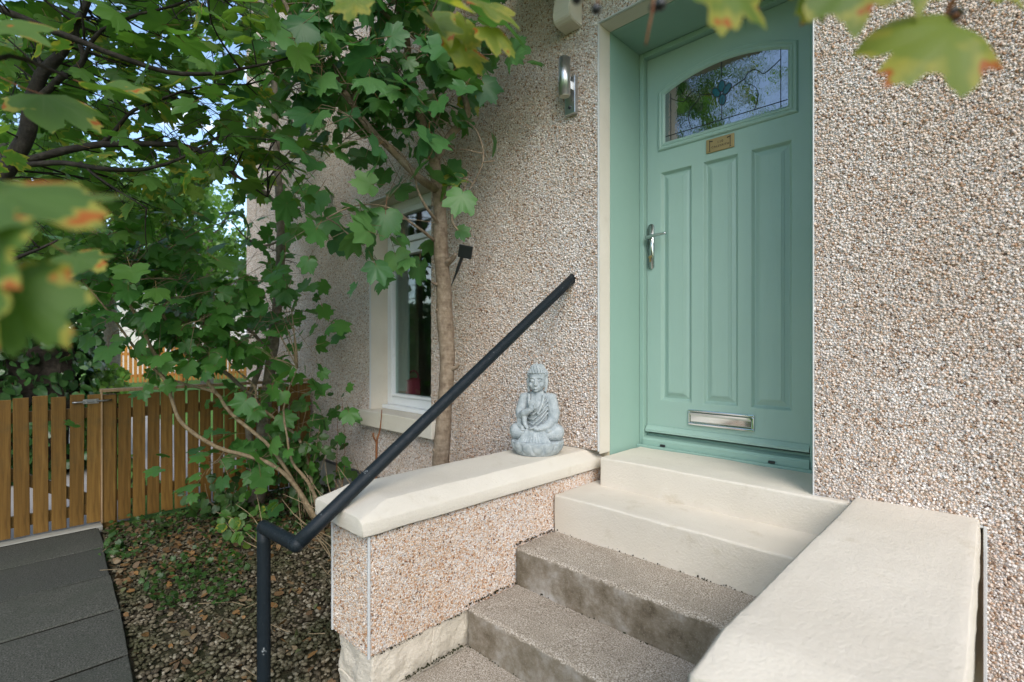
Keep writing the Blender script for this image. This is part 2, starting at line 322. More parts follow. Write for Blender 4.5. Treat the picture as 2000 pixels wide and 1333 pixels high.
def boxm(x0, x1, y0, y1, z0, z1, bev=0., seg=2):
    bm = bmesh.new(); box(bm, x0, x1, y0, y1, z0, z1)
    if bev > 0: bmesh.ops.bevel(bm, geom=bm.edges[:], offset=bev, segments=seg, affect='EDGES', profile=.5)
    return bm
def roughen(bm, cell, amp, freq=9., amp2=0., seed=0.):
    """split long edges and push the surface about a little so that nothing is ruler-straight"""
    for _ in range(7):
        es = [e for e in bm.edges if e.calc_length() > cell]
        if not es: break
        bmesh.ops.subdivide_edges(bm, edges=es, cuts=1, use_grid_fill=True)
    bmesh.ops.triangulate(bm, faces=[f for f in bm.faces if len(f.verts) > 4])
    for v in bm.verts:
        p = v.co + Vector((seed, seed * .7, seed * 1.3))
        v.co += noise.noise_vector(p * freq) * amp + noise.noise_vector(p * freq * 5) * amp2
    return bm
def extrude_poly(pts, axis, a, b):
    """prism from a 2-D outline; axis 'x': pts are (y,z); 'y': (x,z); 'z': (x,y)"""
    bm = bmesh.new()
    def P(p, t): return {'x': (t, p[0], p[1]), 'y': (p[0], t, p[1]), 'z': (p[0], p[1], t)}[axis]
    A = [bm.verts.new(P(p, a)) for p in pts]; B = [bm.verts.new(P(p, b)) for p in pts]
    bm.faces.new(A); bm.faces.new(B[::-1]); n = len(pts)
    for i in range(n): bm.faces.new((A[i], B[i], B[(i + 1) % n], A[(i + 1) % n]))
    return bm
def merge(bms):
    out = bmesh.new()
    for b in bms:
        me = bpy.data.meshes.new('tmp'); b.to_mesh(me); b.free(); out.from_mesh(me); bpy.data.meshes.remove(me)
    return out
def cyl(bm, p0, p1, r0, r1=None, n=16, cap=True):
    r1 = r0 if r1 is None else r1; p0 = Vector(p0); p1 = Vector(p1); d = (p1 - p0).normalized()
    a = d.orthogonal().normalized(); c = d.cross(a)
    A = []; B = []
    for i in range(n):
        t = 2 * PI * i / n; o = a * math.cos(t) + c * math.sin(t)
        A.append(bm.verts.new(p0 + o * r0)); B.append(bm.verts.new(p1 + o * r1))
    for i in range(n): bm.faces.new((A[i], A[(i + 1) % n], B[(i + 1) % n], B[i]))
    if cap: bm.faces.new(A[::-1]); bm.faces.new(B)
class Tubes:
    """collects smooth tapering tubes into one mesh"""
    def __init__(s): s.v = []; s.f = []; s.n = 0
    def add(s, pts, rad, sides=7, sub=4, wob=0.):
        P = [Vector(p) for p in pts]; R = list(rad) if hasattr(rad, '__len__') else [rad] * len(P)
        Q = []; S = []
        for i in range(len(P) - 1):
            p0 = P[max(i - 1, 0)]; p1 = P[i]; p2 = P[i + 1]; p3 = P[min(i + 2, len(P) - 1)]
            for k in range(sub):
                t = k / sub
                Q.append(.5 * ((2 * p1) + (p2 - p0) * t + (2 * p0 - 5 * p1 + 4 * p2 - p3) * t * t + (3 * p1 - p0 - 3 * p2 + p3) * t ** 3))
                S.append(R[i] + (R[i + 1] - R[i]) * t)
        Q.append(P[-1]); S.append(R[-1])
        if wob:
            Q = [q + noise.noise_vector(q * 7) * wob for q in Q]; S = [r * (1 + .16 * noise.noise(q * 23)) for q, r in zip(Q, S)]
        up = None; base = s.n
        for i, q in enumerate(Q):
            d = (Q[min(i + 1, len(Q) - 1)] - Q[max(i - 1, 0)]).normalized()
            up = d.orthogonal().normalized() if up is None else (up - d * up.dot(d)).normalized()
            c = d.cross(up)
            for k in range(sides):
                t = 2 * PI * k / sides; s.v.append(q + (up * math.cos(t) + c * math.sin(t)) * S[i])
        m = len(Q)
        for i in range(m - 1):
            for k in range(sides):
                a = base + i * sides + k; b = base + i * sides + (k + 1) % sides; s.f.append((a, b, b + sides, a + sides))
        s.f.append(tuple(base + k for k in range(sides))[::-1]); s.f.append(tuple(base + (m - 1) * sides + k for k in range(sides)))
        s.n += m * sides
        return Q
    def build(s, name, mat, parent=None):
        me = bpy.data.meshes.new(name); me.from_pydata([tuple(v) for v in s.v], [], s.f); return obj(name, me, mat, parent, True)
def sphere_add(bm, c, r, u=12, v=8, rot=None):
    r = r if hasattr(r, '__len__') else (r, r, r); c = Vector(c); rows = []
    for j in range(v + 1):
        f = PI * j / v; row = []
        for i in range(1 if j in (0, v) else u):
            t = 2 * PI * i / u; p = Vector((r[0] * math.sin(f) * math.cos(t), r[1] * math.sin(f) * math.sin(t), r[2] * math.cos(f)))
            row.append(bm.verts.new(c + (rot @ p if rot is not None else p)))
        rows.append(row)
    for A, B in zip(rows, rows[1:]):
        for i in range(u):
            k = (i + 1) % u
            if len(A) == 1: bm.faces.new((A[0], B[i], B[k]))
            elif len(B) == 1: bm.faces.new((A[i], B[0], A[k]))
            else: bm.faces.new((A[i], B[i], B[k], A[k]))
def lathe(bm, prof, c=(0, 0, 0), n=32):
    rings = []
    for r, z in prof: rings.append([bm.verts.new((c[0] + r * math.cos(2 * PI * i / n), c[1] + r * math.sin(2 * PI * i / n), c[2] + z)) for i in range(n)])
    for a, b in zip(rings, rings[1:]):
        for i in range(n): bm.faces.new((a[i], a[(i + 1) % n], b[(i + 1) % n], b[i]))
    bm.faces.new(rings[0][::-1]); bm.faces.new(rings[-1])
def remeshed(name, bm, voxel, smooth_it=2):
    me = bpy.data.meshes.new(name); bm.to_mesh(me); bm.free(); o = bpy.data.objects.new(name, me); COL.objects.link(o)
    m = o.modifiers.new('r', 'REMESH'); m.mode = 'VOXEL'; m.voxel_size = voxel
    s = o.modifiers.new('s', 'SMOOTH'); s.iterations = smooth_it; s.factor = .5
    dg = bpy.context.evaluated_depsgraph_get(); out = bpy.data.meshes.new_from_object(o.evaluated_get(dg)); bpy.data.objects.remove(o)
    return out
def text_mesh(body, size, extrude=.0006, spacing=1.0):
    cu = bpy.data.curves.new('lettering', 'FONT'); cu.body = body; cu.size = size; cu.extrude = extrude; cu.align_x = 'CENTER'; cu.align_y = 'CENTER'; cu.space_character = spacing
    o = bpy.data.objects.new('lettering', cu); COL.objects.link(o); dg = bpy.context.evaluated_depsgraph_get()
    me = bpy.data.meshes.new_from_object(o.evaluated_get(dg)); bpy.data.objects.remove(o); return me

# ================================================================== THE SETTING
def sheet(name, pts, z, mat, **kw):
    bm = bmesh.new(); bm.faces.new([bm.verts.new((x, y, z)) for x, y in pts])
    return tag(obj(name, bm, mat), kind='structure', **kw)
sheet('ground', [(-160, -160), (160, -160), (160, 160), (-160, 160)], -.012, 'lawn_grass')
sheet('garden_bed', [(-4.47, -2.6), (2.9, -2.6), (2.9, 2.3), (-4.47, 2.3)], -.006, 'soil')
sheet('concrete_path', [(-14.5, -1.2), (-4.56, -1.2), (-4.56, .72), (-7.6, .80), (-7.6, 1.9), (-14.5, 1.9)], .0, 'far_path')

def edge_y(x): return .385 - (x + 2.357) * .0711
bm = bmesh.new(); bm.faces.new([bm.verts.new(p) for p in ((-4.44, -.43, .0285), (1.9, -.43, .0285), (1.9, edge_y(1.9) - .02, .0285), (-4.44, edge_y(-4.44) - .02, .0285))])
path = tag(obj('path', bm, 'joint_soil'), kind='structure')
joints = [-4.40, -3.955, -3.46, -2.99, -2.52, -2.06, -1.60, -1.13, -.67, -.2, .27, .73, 1.2, 1.66]
for i, (a, b) in enumerate(zip(joints, joints[1:])):
    g = .0095
    bm = bmesh.new()
    x0, x1 = a + g + random.uniform(0, .003), b - g
    top = .0355 + random.uniform(-.0015, .0015)
    lo = [bm.verts.new(p) for p in ((x0, -.44, -.02), (x1, -.44, -.02), (x1, edge_y(x1) + random.uniform(-.008, .008), -.02), (x0, edge_y(x0) + random.uniform(-.008, .008), -.02))]
    hi = [bm.verts.new((v.co.x, v.co.y, top + random.uniform(-.001, .001))) for v in lo]
    bm.faces.new(lo[::-1]); bm.faces.new(hi)
    for k in range(4): bm.faces.new((lo[k], lo[(k + 1) % 4], hi[(k + 1) % 4], hi[k]))
    bmesh.ops.bevel(bm, geom=bm.edges[:], offset=.004, segments=1, affect='EDGES')
    roughen(bm, .09, .0016, 11, .0006, i)
    obj('slab', bm, 'flagstone', path, 'w')
obj('edging_strip', roughen(boxm(-4.53, -4.42, -.46, .55, -.03, .036, .006), .08, .003, 9), 'kerb_concrete', path, True)

# ================================================================== THE HOUSE
house = empty('house', (-1.7, 2.05, 0), 0, 'pebbledashed house with sage green front door and a tall side window', 'house')
house.location = (0, 0, 0)
XR = 2.9; ZT = 5.5
def gridwall(xs, zs, filled, y0, y1):
    bm = bmesh.new(); V = {}
    def vt(i, j, y):
        k = (i, j, y)
        if k not in V: V[k] = bm.verts.new((xs[i], y, zs[j]))
        return V[k]
    nx, nz = len(xs) - 1, len(zs) - 1
    F = [[filled((xs[i] + xs[i + 1]) / 2, (zs[j] + zs[j + 1]) / 2) for j in range(nz)] for i in range(nx)]
    def on(i, j): return 0 <= i < nx and 0 <= j < nz and F[i][j]
    for i in range(nx):
        for j in range(nz):
            if not F[i][j]: continue
            bm.faces.new((vt(i, j, y0), vt(i + 1, j, y0), vt(i + 1, j + 1, y0), vt(i, j + 1, y0)))
            if not on(i - 1, j): bm.faces.new((vt(i, j, y0), vt(i, j + 1, y0), vt(i, j + 1, y1), vt(i, j, y1)))
            if not on(i + 1, j): bm.faces.new((vt(i + 1, j, y0), vt(i + 1, j, y1), vt(i + 1, j + 1, y1), vt(i + 1, j + 1, y0)))
            if not on(i, j - 1): bm.faces.new((vt(i, j, y0), vt(i, j, y1), vt(i + 1, j, y1), vt(i + 1, j, y0)))
            if not on(i, j + 1): bm.faces.new((vt(i, j + 1, y0), vt(i + 1, j + 1, y0), vt(i + 1, j + 1, y1), vt(i, j + 1, y1)))
    return bm
WX0, WX1, WZ0, WZ1 = -3.522, -2.748, .765, 2.355          # window opening
DX0, DX1, DZ1 = -1.420, -.504, 2.808                        # door opening
def dash_cell(x, z):
    if z < .27: return False
    if WX0 < x < WX1 and .66 < z < WZ1: return False
    if -1.79 < x < DX0 and z < .755: return False
    if DX0 < x < DX1 and z < DZ1: return False
    if DX1 < x < -.057 and z < .735: return False
    return True
obj('wall', gridwall([-6.2, WX0, WX1, -1.79, DX0, DX1, -.057, XR], [.0, .27, .66, .735, .755, WZ1, DZ1, ZT], dash_cell, 2.05, 2.14), 'pebbledash', house)
def inner_cell(x, z):
    if WX0 < x < WX1 and WZ0 - .1 < z < WZ1: return False
    if DX0 < x < DX1 and z < DZ1: return False
    return True
obj('inner_wall', gridwall([-6.15, WX0, WX1, DX0, DX1, XR], [0, WZ0 - .1, WZ1, DZ1, ZT], inner_cell, 2.142, 2.50), 'cream_stained', house)
obj('base_course', boxm(-6.16, -1.80, 2.095, 2.14, -.05, .262, .004), 'plinth_grey', house)
obj('base_course', boxm(-.052, XR, 2.095, 2.14, -.05, .262, .004), 'plinth_grey', house)
obj('drip_trim', merge([boxm(-6.21, -1.80, 2.038, 2.13, .262, .270, .0), boxm(-6.21, -1.80, 2.036, 2.042, .252, .2615, .0)]), 'charcoal_trim', house)
obj('drip_trim', boxm(-.052, XR, 2.038, 2.13, .262, .270, .0), 'charcoal_trim', house)
obj('side_wall', merge([boxm(-6.2, -6.06, 2.143, 8.5, -.05, ZT), boxm(2.76, XR, 2.143, 8.5, -.05, ZT), boxm(-6.05, 2.75, 8.36, 8.5, -.05, ZT)]), 'pebbledash', house)
rb = extrude_poly([(1.72, 5.42), (5.3, 7.6), (8.9, 5.42), (8.9, 5.5), (5.3, 7.75), (1.72, 5.5)], 'x', -6.5, 3.2)
obj('roof', rb, 'slate', house)
obj('fascia', boxm(-6.4, 3.1, 1.73, 2.2, 5.30, 5.415), 'upvc_white', house)
# angle beads along the openings
def bead(x0, x1, z0, z1, y0=2.0448, y1=2.058): return boxm(x0, x1, y0, y1, z0, z1, .0015, 1)
for k in ((DX0 - .003, DX0 + .002, .752, DZ1 + .004), (DX1 - .002, DX1 + .003, .728, DZ1 + .004), (WX0 - .003, WX0 + .002, .772, WZ1 + .004), (-.060, -.051, .272, .733),
          (DX0 + .003, DX1 - .003, DZ1 - .001, DZ1 + .006), (WX0 + .003, WX1 - .003, WZ1 - .001, WZ1 + .006), (DX1 + .0035, -.0605, .727, .734)):
    obj('bead', bead(*k), 'bead_white', house)
# cream linings of the openings (the thickness of the render)
obj('door_lining', merge([boxm(DX0 - .002, DX0 + .0025, 2.0585, 2.143, .74, DZ1 - .001), boxm(DX1 - .0025, DX1 + .001, 2.0585, 2.143, .74, DZ1 - .001), boxm(DX0 + .003, DX1 - .003, 2.0585, 2.143, DZ1 - .0025, DZ1 + .001)]), 'cream_render', house)
obj('door_reveal', merge([boxm(DX0 - .004, DX0 + .006, 2.1445, 2.50, .70, DZ1 - .006), boxm(DX1 - .006, DX1 + .004, 2.1445, 2.50, .70, DZ1 - .006), boxm(DX0 - .004, DX1 + .004, 2.1445, 2.50, DZ1 - .005, DZ1 + .006)]), 'sage_reveal', house)
obj('window_lining', merge([boxm(WX0 - .002, WX0 + .0025, 2.0585, 2.26, WZ0 - .02, WZ1 - .001), boxm(WX1 - .0025, WX1 + .001, 2.0585, 2.26, WZ0 - .02, WZ1 - .001), boxm(WX0 + .003, WX1 - .003, 2.0585, 2.26, WZ1 - .0025, WZ1 + .001)]), 'cream_render', house)

# --- window
win = obj('window', merge([boxm(WX0 + .004, WX0 + .060, 2.20, 2.26, .80, WZ1 - .004, .004), boxm(WX1 - .060, WX1 - .004, 2.20, 2.26, .80, WZ1 - .004, .004),
    boxm(WX0 + .0605, WX1 - .0605, 2.202, 2.26, WZ1 - .060, WZ1 - .004, .004), boxm(WX0 + .0605, WX1 - .0605, 2.202, 2.26, .80, .862, .004), boxm(WX0 + .0605, WX1 - .0605, 2.203, 2.26, 1.965, 2.03, .004)]), 'upvc_white', house)
def sash(z0, z1, w=.042):
    a, b = WX0 + .063, WX1 - .063
    return merge([boxm(a, a + w, 2.186, 2.25, z0, z1, .004), boxm(b - w, b, 2.186, 2.25, z0, z1, .004), boxm(a + w + .0005, b - w - .0005, 2.188, 2.25, z1 - w, z1, .004), boxm(a + w + .0005, b - w - .0005, 2.188, 2.25, z0, z0 + w, .004)])
obj('sash', sash(2.033, WZ1 - .063), 'upvc_white', win)
obj('sash', sash(.865, 1.962, .022), 'upvc_white', win)
obj('pane', boxm(WX0 + .09, WX1 - .09, 2.222, 2.228, 2.06, WZ1 - .09), 'window_glass', win)
obj('pane', boxm(WX0 + .08, WX1 - .08, 2.222, 2.228, .88, 1.945), 'window_glass', win)
obj('sill', roughen(boxm(-3.615, -2.655, 1.985, 2.20, .655, .768, .006), .07, .0015, 8), 'cream_masonry', win, 'w')
obj('sill_board', boxm(WX0 + .004, WX1 - .004, 2.15, 2.262, .7695, .799, .004), 'upvc_white', win)
room = bmesh.new(); box(room, -5.9, -1.7, 2.51, 4.6, .35, 2.95); bmesh.ops.reverse_faces(room, faces=room.faces)
fr = [f for f in room.faces if abs(f.calc_center_median().y - 2.51) < .01]; bmesh.ops.delete(room, geom=fr, context='FACES')
obj('room_lining', room, 'room_wall', house)
cb = bmesh.new(); n = 26
for i in range(n + 1):
    x = -3.50 + i * .0062; y = 2.275 + .012 * math.sin(i * 1.25)
    cb.verts.new((x, y, .9)); cb.verts.new((x, y + .004 * math.sin(i), 2.34))
cb.verts.ensure_lookup_table()
for i in range(n): cb.faces.new((cb.verts[2 * i], cb.verts[2 * i + 2], cb.verts[2 * i + 3], cb.verts[2 * i + 1]))
bmesh.ops.solidify(cb, geom=cb.faces[:], thickness=.004)
tag(obj('curtain', cb, 'curtain', None, True), 'pale grey curtain hanging inside the tall window', 'curtain')
board = tag(obj('window_shelf', boxm(WX0 + .01, WX1 - .01, 2.262, 2.50, .80, .83, .004), 'upvc_white'), 'white inner window board behind the tall window glass', 'shelf')
pk = empty('pink_lantern', (-3.345, 2.325, .831), .3, 'small pink lantern with a loop handle standing inside the window', 'lantern')
bm = bmesh.new(); lathe(bm, [(.058, 0), (.064, .012), (.060, .145), (.064, .158), (.034, .172)], n=6); obj('body', bm, 'pink_plastic', pk)
tb = Tubes(); tb.add([(-.045, 0, .155), (-.04, 0, .205), (.0, 0, .23), (.04, 0, .205), (.045, 0, .155)], .006, 6); tb.build('handle', 'pink_plastic', pk)
ls = empty('step_stool', (-3.02, 2.75, .35), .5, 'dim wooden folding frame seen deep inside the window', 'stool')
for sx in (-.13, .13):
    bm = bmesh.new(); box(bm, sx - .014, sx + .014, -.012, .012, 0, .95); bmesh.ops.rotate(bm, verts=bm.verts, cent=(0, 0, 0), matrix=Matrix.Rotation(.35, 3, 'X')); obj('leg', bm, 'room_wood', ls)
for zz in (.3, .6, .85):
    bm = bmesh.new(); box(bm, -.116, .116, -.03, .03, zz - .012, zz + .012); bmesh.ops.rotate(bm, verts=bm.verts, cent=(0, 0, 0), matrix=Matrix.Rotation(.35, 3, 'X')); obj('rung', bm, 'room_wood', ls)

# --- door frame, threshold
LX0, LX1, LZ0, LZ1, LY = -1.386, -.610, .806, 2.772, 2.450
obj('door_frame', merge([boxm(DX0 + .0065, LX0 - .003, 2.415, 2.50, .726, DZ1 - .007, .003), boxm(LX1 + .003, DX1 - .0065, 2.415, 2.50, .726, DZ1 - .007, .003), boxm(LX0 - .0025, LX1 + .0025, 2.416, 2.50, LZ1 + .003, DZ1 - .007, .003),
    extrude_poly([(2.405, .726), (2.50, .726), (2.50, .797), (2.462, .797), (2.455, .788), (2.412, .780), (2.405, .770)], 'x', LX0 - .0025, LX1 + .0025)]), 'sage_reveal', house)
obj('threshold_strip', boxm(DX0 + .0065, DX1 - .0065, 2.385, 2.4035, .722, .744, .003), 'sage_reveal', house)
for xx in (-1.272, -.753): obj('weep_cap', boxm(xx - .014, xx + .014, 2.396, 2.4048, .745, .757, .003), 'black_plastic', house)
# --- door leaf: slab with sunk panels
PANELS = [(-1.310, -1.140), (-1.083, -.914), (-.858, -.684)]; PZ0, PZ1 = .975, 2.162
xs = [LX0] + [v for p in PANELS for v in p] + [LX1]
slab_bm = gridwall(xs, [LZ0, PZ0, PZ1, LZ1], lambda x, z: not (PZ0 < z < PZ1 and any(a < x < b for a, b in PANELS)), LY, LY + .044)
door = obj('door', slab_bm, 'sage_paint', house)
door['label'] = 'sage green door with three long panels and an arched glazed light'
prof = [(0, 0), (.003, .001), (.004, .003), (.012, .016), (.016, .0175), (.031, .012), (.0345, .011), (.035, .0075), (.0395, .007), (.040, .0045), (.0445, .004), (.045, .0015)]
for a, b in PANELS:
    bm = bmesh.new(); prev = None
    for off, dp in prof:
        ring = [bm.verts.new(p) for p in ((a + off, LY + dp, PZ0 + off), (b - off, LY + dp, PZ0 + off), (b - off, LY + dp, PZ1 - off), (a + off, LY + dp, PZ1 - off))]
        if prev:
            for k in range(4): bm.faces.new((prev[k], prev[(k + 1) % 4], ring[(k + 1) % 4], ring[k]))
        prev = ring
    bm.faces.new(prev); obj('panel', bm, 'sage_paint', door)
rbp = extrude_poly([(LY - .001, LZ0 + .002), (LY - .001, LZ0 + .036), (LY - .010, LZ0 + .034), (LY - .026, LZ0 + .016), (LY - .026, LZ0 + .004)], 'x', LX0 + .003, LX1 - .003)
obj('rain_bar', rbp, 'sage_rail', door)
# arched light
GC = -.9905; GW = .2905; GZ0, GZS, GZA = 2.312, 2.557, 2.618; GR = (GW ** 2 + (GZA - GZS) ** 2) / (2 * (GZA - GZS)); GCZ = GZA - GR
def arch(off, n=22):
    w = GW + off; R = GR + off; pts = [(GC - w, GZ0 - off), (GC + w, GZ0 - off)]
    for i in range(n + 1):
        x = w - 2 * w * i / n; pts.append((GC + x, GCZ + math.sqrt(R * R - x * x)))
    return pts
bm = bmesh.new(); prev = None
for off, pr in ((.040, -.0005), (.039, .006), (.034, .011), (.027, .012), (.019, .008), (.0165, .0115), (.009, .0115), (.003, .006), (0, .0025)):
    ring = [bm.verts.new((x, LY - pr, z)) for x, z in arch(off)]
    if prev:
        for k in range(len(ring)): bm.faces.new((prev[k], prev[(k + 1) % len(ring)], ring[(k + 1) % len(ring)], ring[k]))
    prev = ring
obj('glazing_frame', bm, 'sage_rail', door)
bm = bmesh.new(); bm.faces.new([bm.verts.new((x, LY - .0022, z)) for x, z in arch(.001)]); obj('pane', bm, 'obscure_glass', door)
lead = Tubes(); yl = LY - .0045
def came(p, r=.0012): lead.add([(x, yl, z) for x, z in p], r, 6, 5)
came([(GC - GW + .03, GZ0 + .002), (GC - GW + .03, GZS - .004)]); came([(GC + GW - .03, GZ0 + .002), (GC + GW - .03, GZS + .016)])
came([(GC - GW + .002, GZ0 + .028), (GC + GW - .002, GZ0 + .028)])
for s in (-1, 1):
    came([(GC + s * .035, 2.472), (GC + s * .075, 2.486), (GC + s * .105, 2.497), (GC + s * .118, 2.515), (GC + s * .145, 2.525), (GC + s * .17, 2.508), (GC + s * .19, 2.49), (GC + s * .225, 2.505), (GC + s * .262, 2.53)])
    came([(GC + s * .105, 2.497), (GC + s * .115, 2.472), (GC + s * .14, 2.455), (GC + s * .16, 2.43), (GC + s * .165, 2.39), (GC + s * .15, 2.34)])
came([(GC, 2.34), (GC, 2.40), (GC + .003, 2.44)]); came([(GC, 2.545), (GC, 2.616)])
for cx, cz, a in ((GC, 2.50, 0), (GC + .026, 2.478, .6), (GC - .026, 2.478, -.6), (GC + .004, 2.435, 0)):
    pts = []
    for i in range(15):
        t = 2 * PI * i / 14; x = .016 * math.sin(t); z = .027 * math.cos(t)
        pts.append((cx + x * math.cos(a) + z * math.sin(a), cz - x * math.sin(a) + z * math.cos(a)))
    came(pts, .0016)
    bm = bmesh.new(); bm.faces.new([bm.verts.new((x, LY - .0034, z)) for x, z in pts[:-1]]); obj('coloured_pane', bm, 'teal_glass', door)
lead.build('lead_came', 'lead_came', door)
# handle
hp = []
for i in range(25):
    t = PI * i / 12 if i < 13 else PI * (i - 1) / 12
for i in range(13): t = PI * i / 12; hp.append((-1.361 + .0165 * math.cos(t), 1.885 + .0165 * math.sin(t)))
for i in range(13): t = PI + PI * i / 12; hp.append((-1.361 + .0165 * math.cos(t), 1.679 + .0165 * math.sin(t)))
bm = extrude_poly(hp, 'y', LY - .011, LY + .001); bmesh.ops.bevel(bm, geom=[e for e in bm.edges if abs(e.verts[0].co.y - e.verts[1].co.y) < 1e-5 and e.verts[0].co.y < LY - .01], offset=.003, segments=2, affect='EDGES')
obj('handle_plate', bm, 'satin_chrome', door, True)
tb = Tubes(); tb.add([(-1.361, LY - .008, 1.826), (-1.361, LY - .045, 1.826)], [.011, .009], 12, 2); tb.add([(-1.365, LY - .050, 1.825), (-1.345, LY - .052, 1.826), (-1.30, LY - .054, 1.829), (-1.252, LY - .053, 1.830)], [.010, .009, .0075, .007], 12, 4); tb.build('handle', 'satin_chrome', door)
bm = bmesh.new(); cyl(bm, (-1.361, LY - .0165, 1.726), (-1.361, LY - .010, 1.726), .0085, n=16); box(bm, -1.3645, -1.3575, LY - .0155, LY - .010, 1.700, 1.720); obj('lock_cylinder', bm, 'brass', door)
# letterbox
lx0, lx1, lz0, lz1 = -1.154, -.839, .868, .944
obj('letterbox_frame', merge([boxm(lx0, lx1, LY - .014, LY, lz1 - .011, lz1, .003), boxm(lx0, lx1, LY - .014, LY, lz0, lz0 + .011, .003), boxm(lx0 + .0005, lx0 + .012, LY - .0138, LY, lz0 + .0112, lz1 - .0112, .003), boxm(lx1 - .012, lx1 - .0005, LY - .0138, LY, lz0 + .0112, lz1 - .0112, .003)]), 'chrome', door)
fl = extrude_poly([(LY - .003, lz0 + .013), (LY - .008, lz0 + .013), (LY - .012, lz0 + .020), (LY - .0125, lz1 - .030), (LY - .017, lz1 - .022), (LY - .017, lz1 - .014), (LY - .003, lz1 - .013)], 'x', lx0 + .0135, lx1 - .0135)
obj('letterbox_flap', fl, 'chrome', door)
# name plate
nx, nz = -.998, 2.2275
pl = obj('name_plate', boxm(nx - .067, nx + .067, LY - .006, LY - .0004, nz - .033, nz + .033, .0015), 'brass', door)
for txt, sz, dz, sp in (('110', .017, .009, 1.2), ('CALSYAITH', .0145, -.010, 1.15)):
    me = text_mesh(txt, sz, .0004, sp); me.transform(Matrix.Translation((nx + .002, LY - .0066, nz + dz)) @ Matrix.Rotation(RAD(90), 4, 'X')); me.materials.clear(); obj('lettering', me, 'lettering', door)
bm = bmesh.new()
for s in (-1, 1):
    X = nx + s * .049
    box(bm, X - .0016, X + .0016, LY - .0068, LY - .0058, nz - .024, nz + .022); box(bm, X - .004, X + .004, LY - .0069, LY - .0059, nz - .027, nz - .0242)
    for k in range(3): cyl(bm, (X - s * .006 * k, LY - .0069, nz + .0225 - .0015 * k), (X - s * .006 * k, LY - .0059, nz + .0225 - .0015 * k), .0035, n=8)
obj('ornament', bm, 'lettering', door)
# canopy with scrolled brackets above the door
canopy = obj('canopy', roughen(boxm(-1.85, -.15, 1.42, 2.046, 3.20, 3.32, .008), .12, .002), 'cream_masonry', house)
for xx in (-1.565, -.43):
    pr = [(2.046, 2.83), (1.972, 2.835), (1.948, 2.850), (1.940, 2.885), (1.952, 2.93), (1.965, 2.98), (1.955, 3.03), (1.925, 3.07), (1.895, 3.10), (1.86, 3.14), (1.80, 3.165), (1.72, 3.198), (2.046, 3.198)]
    bm = extrude_poly(pr, 'x', xx - .052, xx + .052); bmesh.ops.bevel(bm, geom=bm.edges[:], offset=.004, segments=2, affect='EDGES')
    obj('bracket', bm, 'cream_masonry', canopy)

# ================================================================== STEPS AND LOW WALLS
steps = empty('front_steps', (0, 0, 0), 0, 'flight of steps to the green door, two painted cream above worn concrete ones', 'steps')
def step(name, x0, x1, y0, y1, z0, z1, mats, seed, bev=.009):
    bm = boxm(x0, x1, y0, y1, z0, z1, bev, 3); roughen(bm, .04, .0036, 7, .0016, seed)
    o = obj(name, bm, mats, steps, 'w')
    return o
step('sill_step', -1.392, -.388, 2.018, 2.385, .40, .735, ['cream_masonry'], 1)
step('step', -1.452, -.376, 1.752, 2.12, .30, .604, ['cream_masonry'], 2)
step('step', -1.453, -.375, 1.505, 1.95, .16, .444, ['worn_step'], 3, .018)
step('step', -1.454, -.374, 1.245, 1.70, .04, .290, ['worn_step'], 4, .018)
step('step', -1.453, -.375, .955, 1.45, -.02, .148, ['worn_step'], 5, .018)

def coping(xl, xr, ti, to, yend, seed, skew=0.):
    """weathered coping: flat top, splayed sides, end hipped down towards the path"""
    zb, zs, zt = .664, .722, .752
    rows = []
    for y, sc, dz in ((2.12, 1, 0), (1.6, 1, 0), (yend + .12, 1, 0), (yend, 1, -.022)):
        x_ = xr; xr = xr + skew * (2.12 - y) / 1.3
        rows.append([(xl, y, zb), (xl, y, zs), (xl + ti, y, zt + dz), (xr - to, y, zt + dz), (xr, y, zs - .012), (xr, y, zb)]); xe = xr; xr = x_
    for r in (rows[-1],):
        r[2] = (xl + .012, yend, zs + .004); r[3] = (xe - .010, yend, zs + .002)
    bm = bmesh.new(); R = [[bm.verts.new(p) for p in r] for r in rows]
    for a, b in zip(R, R[1:]):
        for k in range(6): bm.faces.new((a[k], a[(k + 1) % 6], b[(k + 1) % 6], b[k]))
    bm.faces.new(R[0]); bm.faces.new(R[-1][::-1])
    bmesh.ops.recalc_face_normals(bm, faces=bm.faces)
    bmesh.ops.bevel(bm, geom=[e for e in bm.edges if len(e.link_faces) == 2 and e.calc_face_angle(0) > .3], offset=.004, segments=2, affect='EDGES')
    return roughen(bm, .035, .0022, 8, .0010, seed)
LOW_WALLS = []
def low_wall(x0, x1, cl, cr, ti, to, label, seed):
    w = empty('low_wall', (0, 0, 0), 0, label, 'wall')
    obj('dash_panel', roughen(boxm(x0, x1, .845, 2.13, .272, .668, .003), .06, .0012, 9, 0, seed), 'pebbledash_fine', w)
    obj('coping', coping(cl, cr, ti, to, .812, seed, .026 if cr > -1 else 0.), 'cream_masonry', w, 'w')
    for cx in (x0 - .002, x1 + .002): obj('bead', boxm(cx - .004, cx + .004, .8405, .8485, .27, .664, .0012, 1), 'bead_white', w)
    # rough painted stones below
    yy = .868; k = 0
    obj('core', boxm(x0 + .03, x1 - .03, .90, 2.12, -.02, .27), 'plinth_grey', w)
    for row, (za, zb, cuts) in enumerate(((.133, .2705, [.862, 1.10, 1.32, 1.58, 1.85, 2.10]), (-.01, .131, [.864, 1.0, 1.22, 1.47, 1.70, 1.92, 2.10]))):
        for a, b in zip(cuts, cuts[1:]):
            k += 1
            obj('stone', roughen(boxm(x0 + .012, x1 - .010, a, b + .002, za - .001, zb + .001, .006), .022, .011, 16, .004, seed + k), 'painted_stone', w, 'w')
    LOW_WALLS.append((w, x0, x1))
    return w
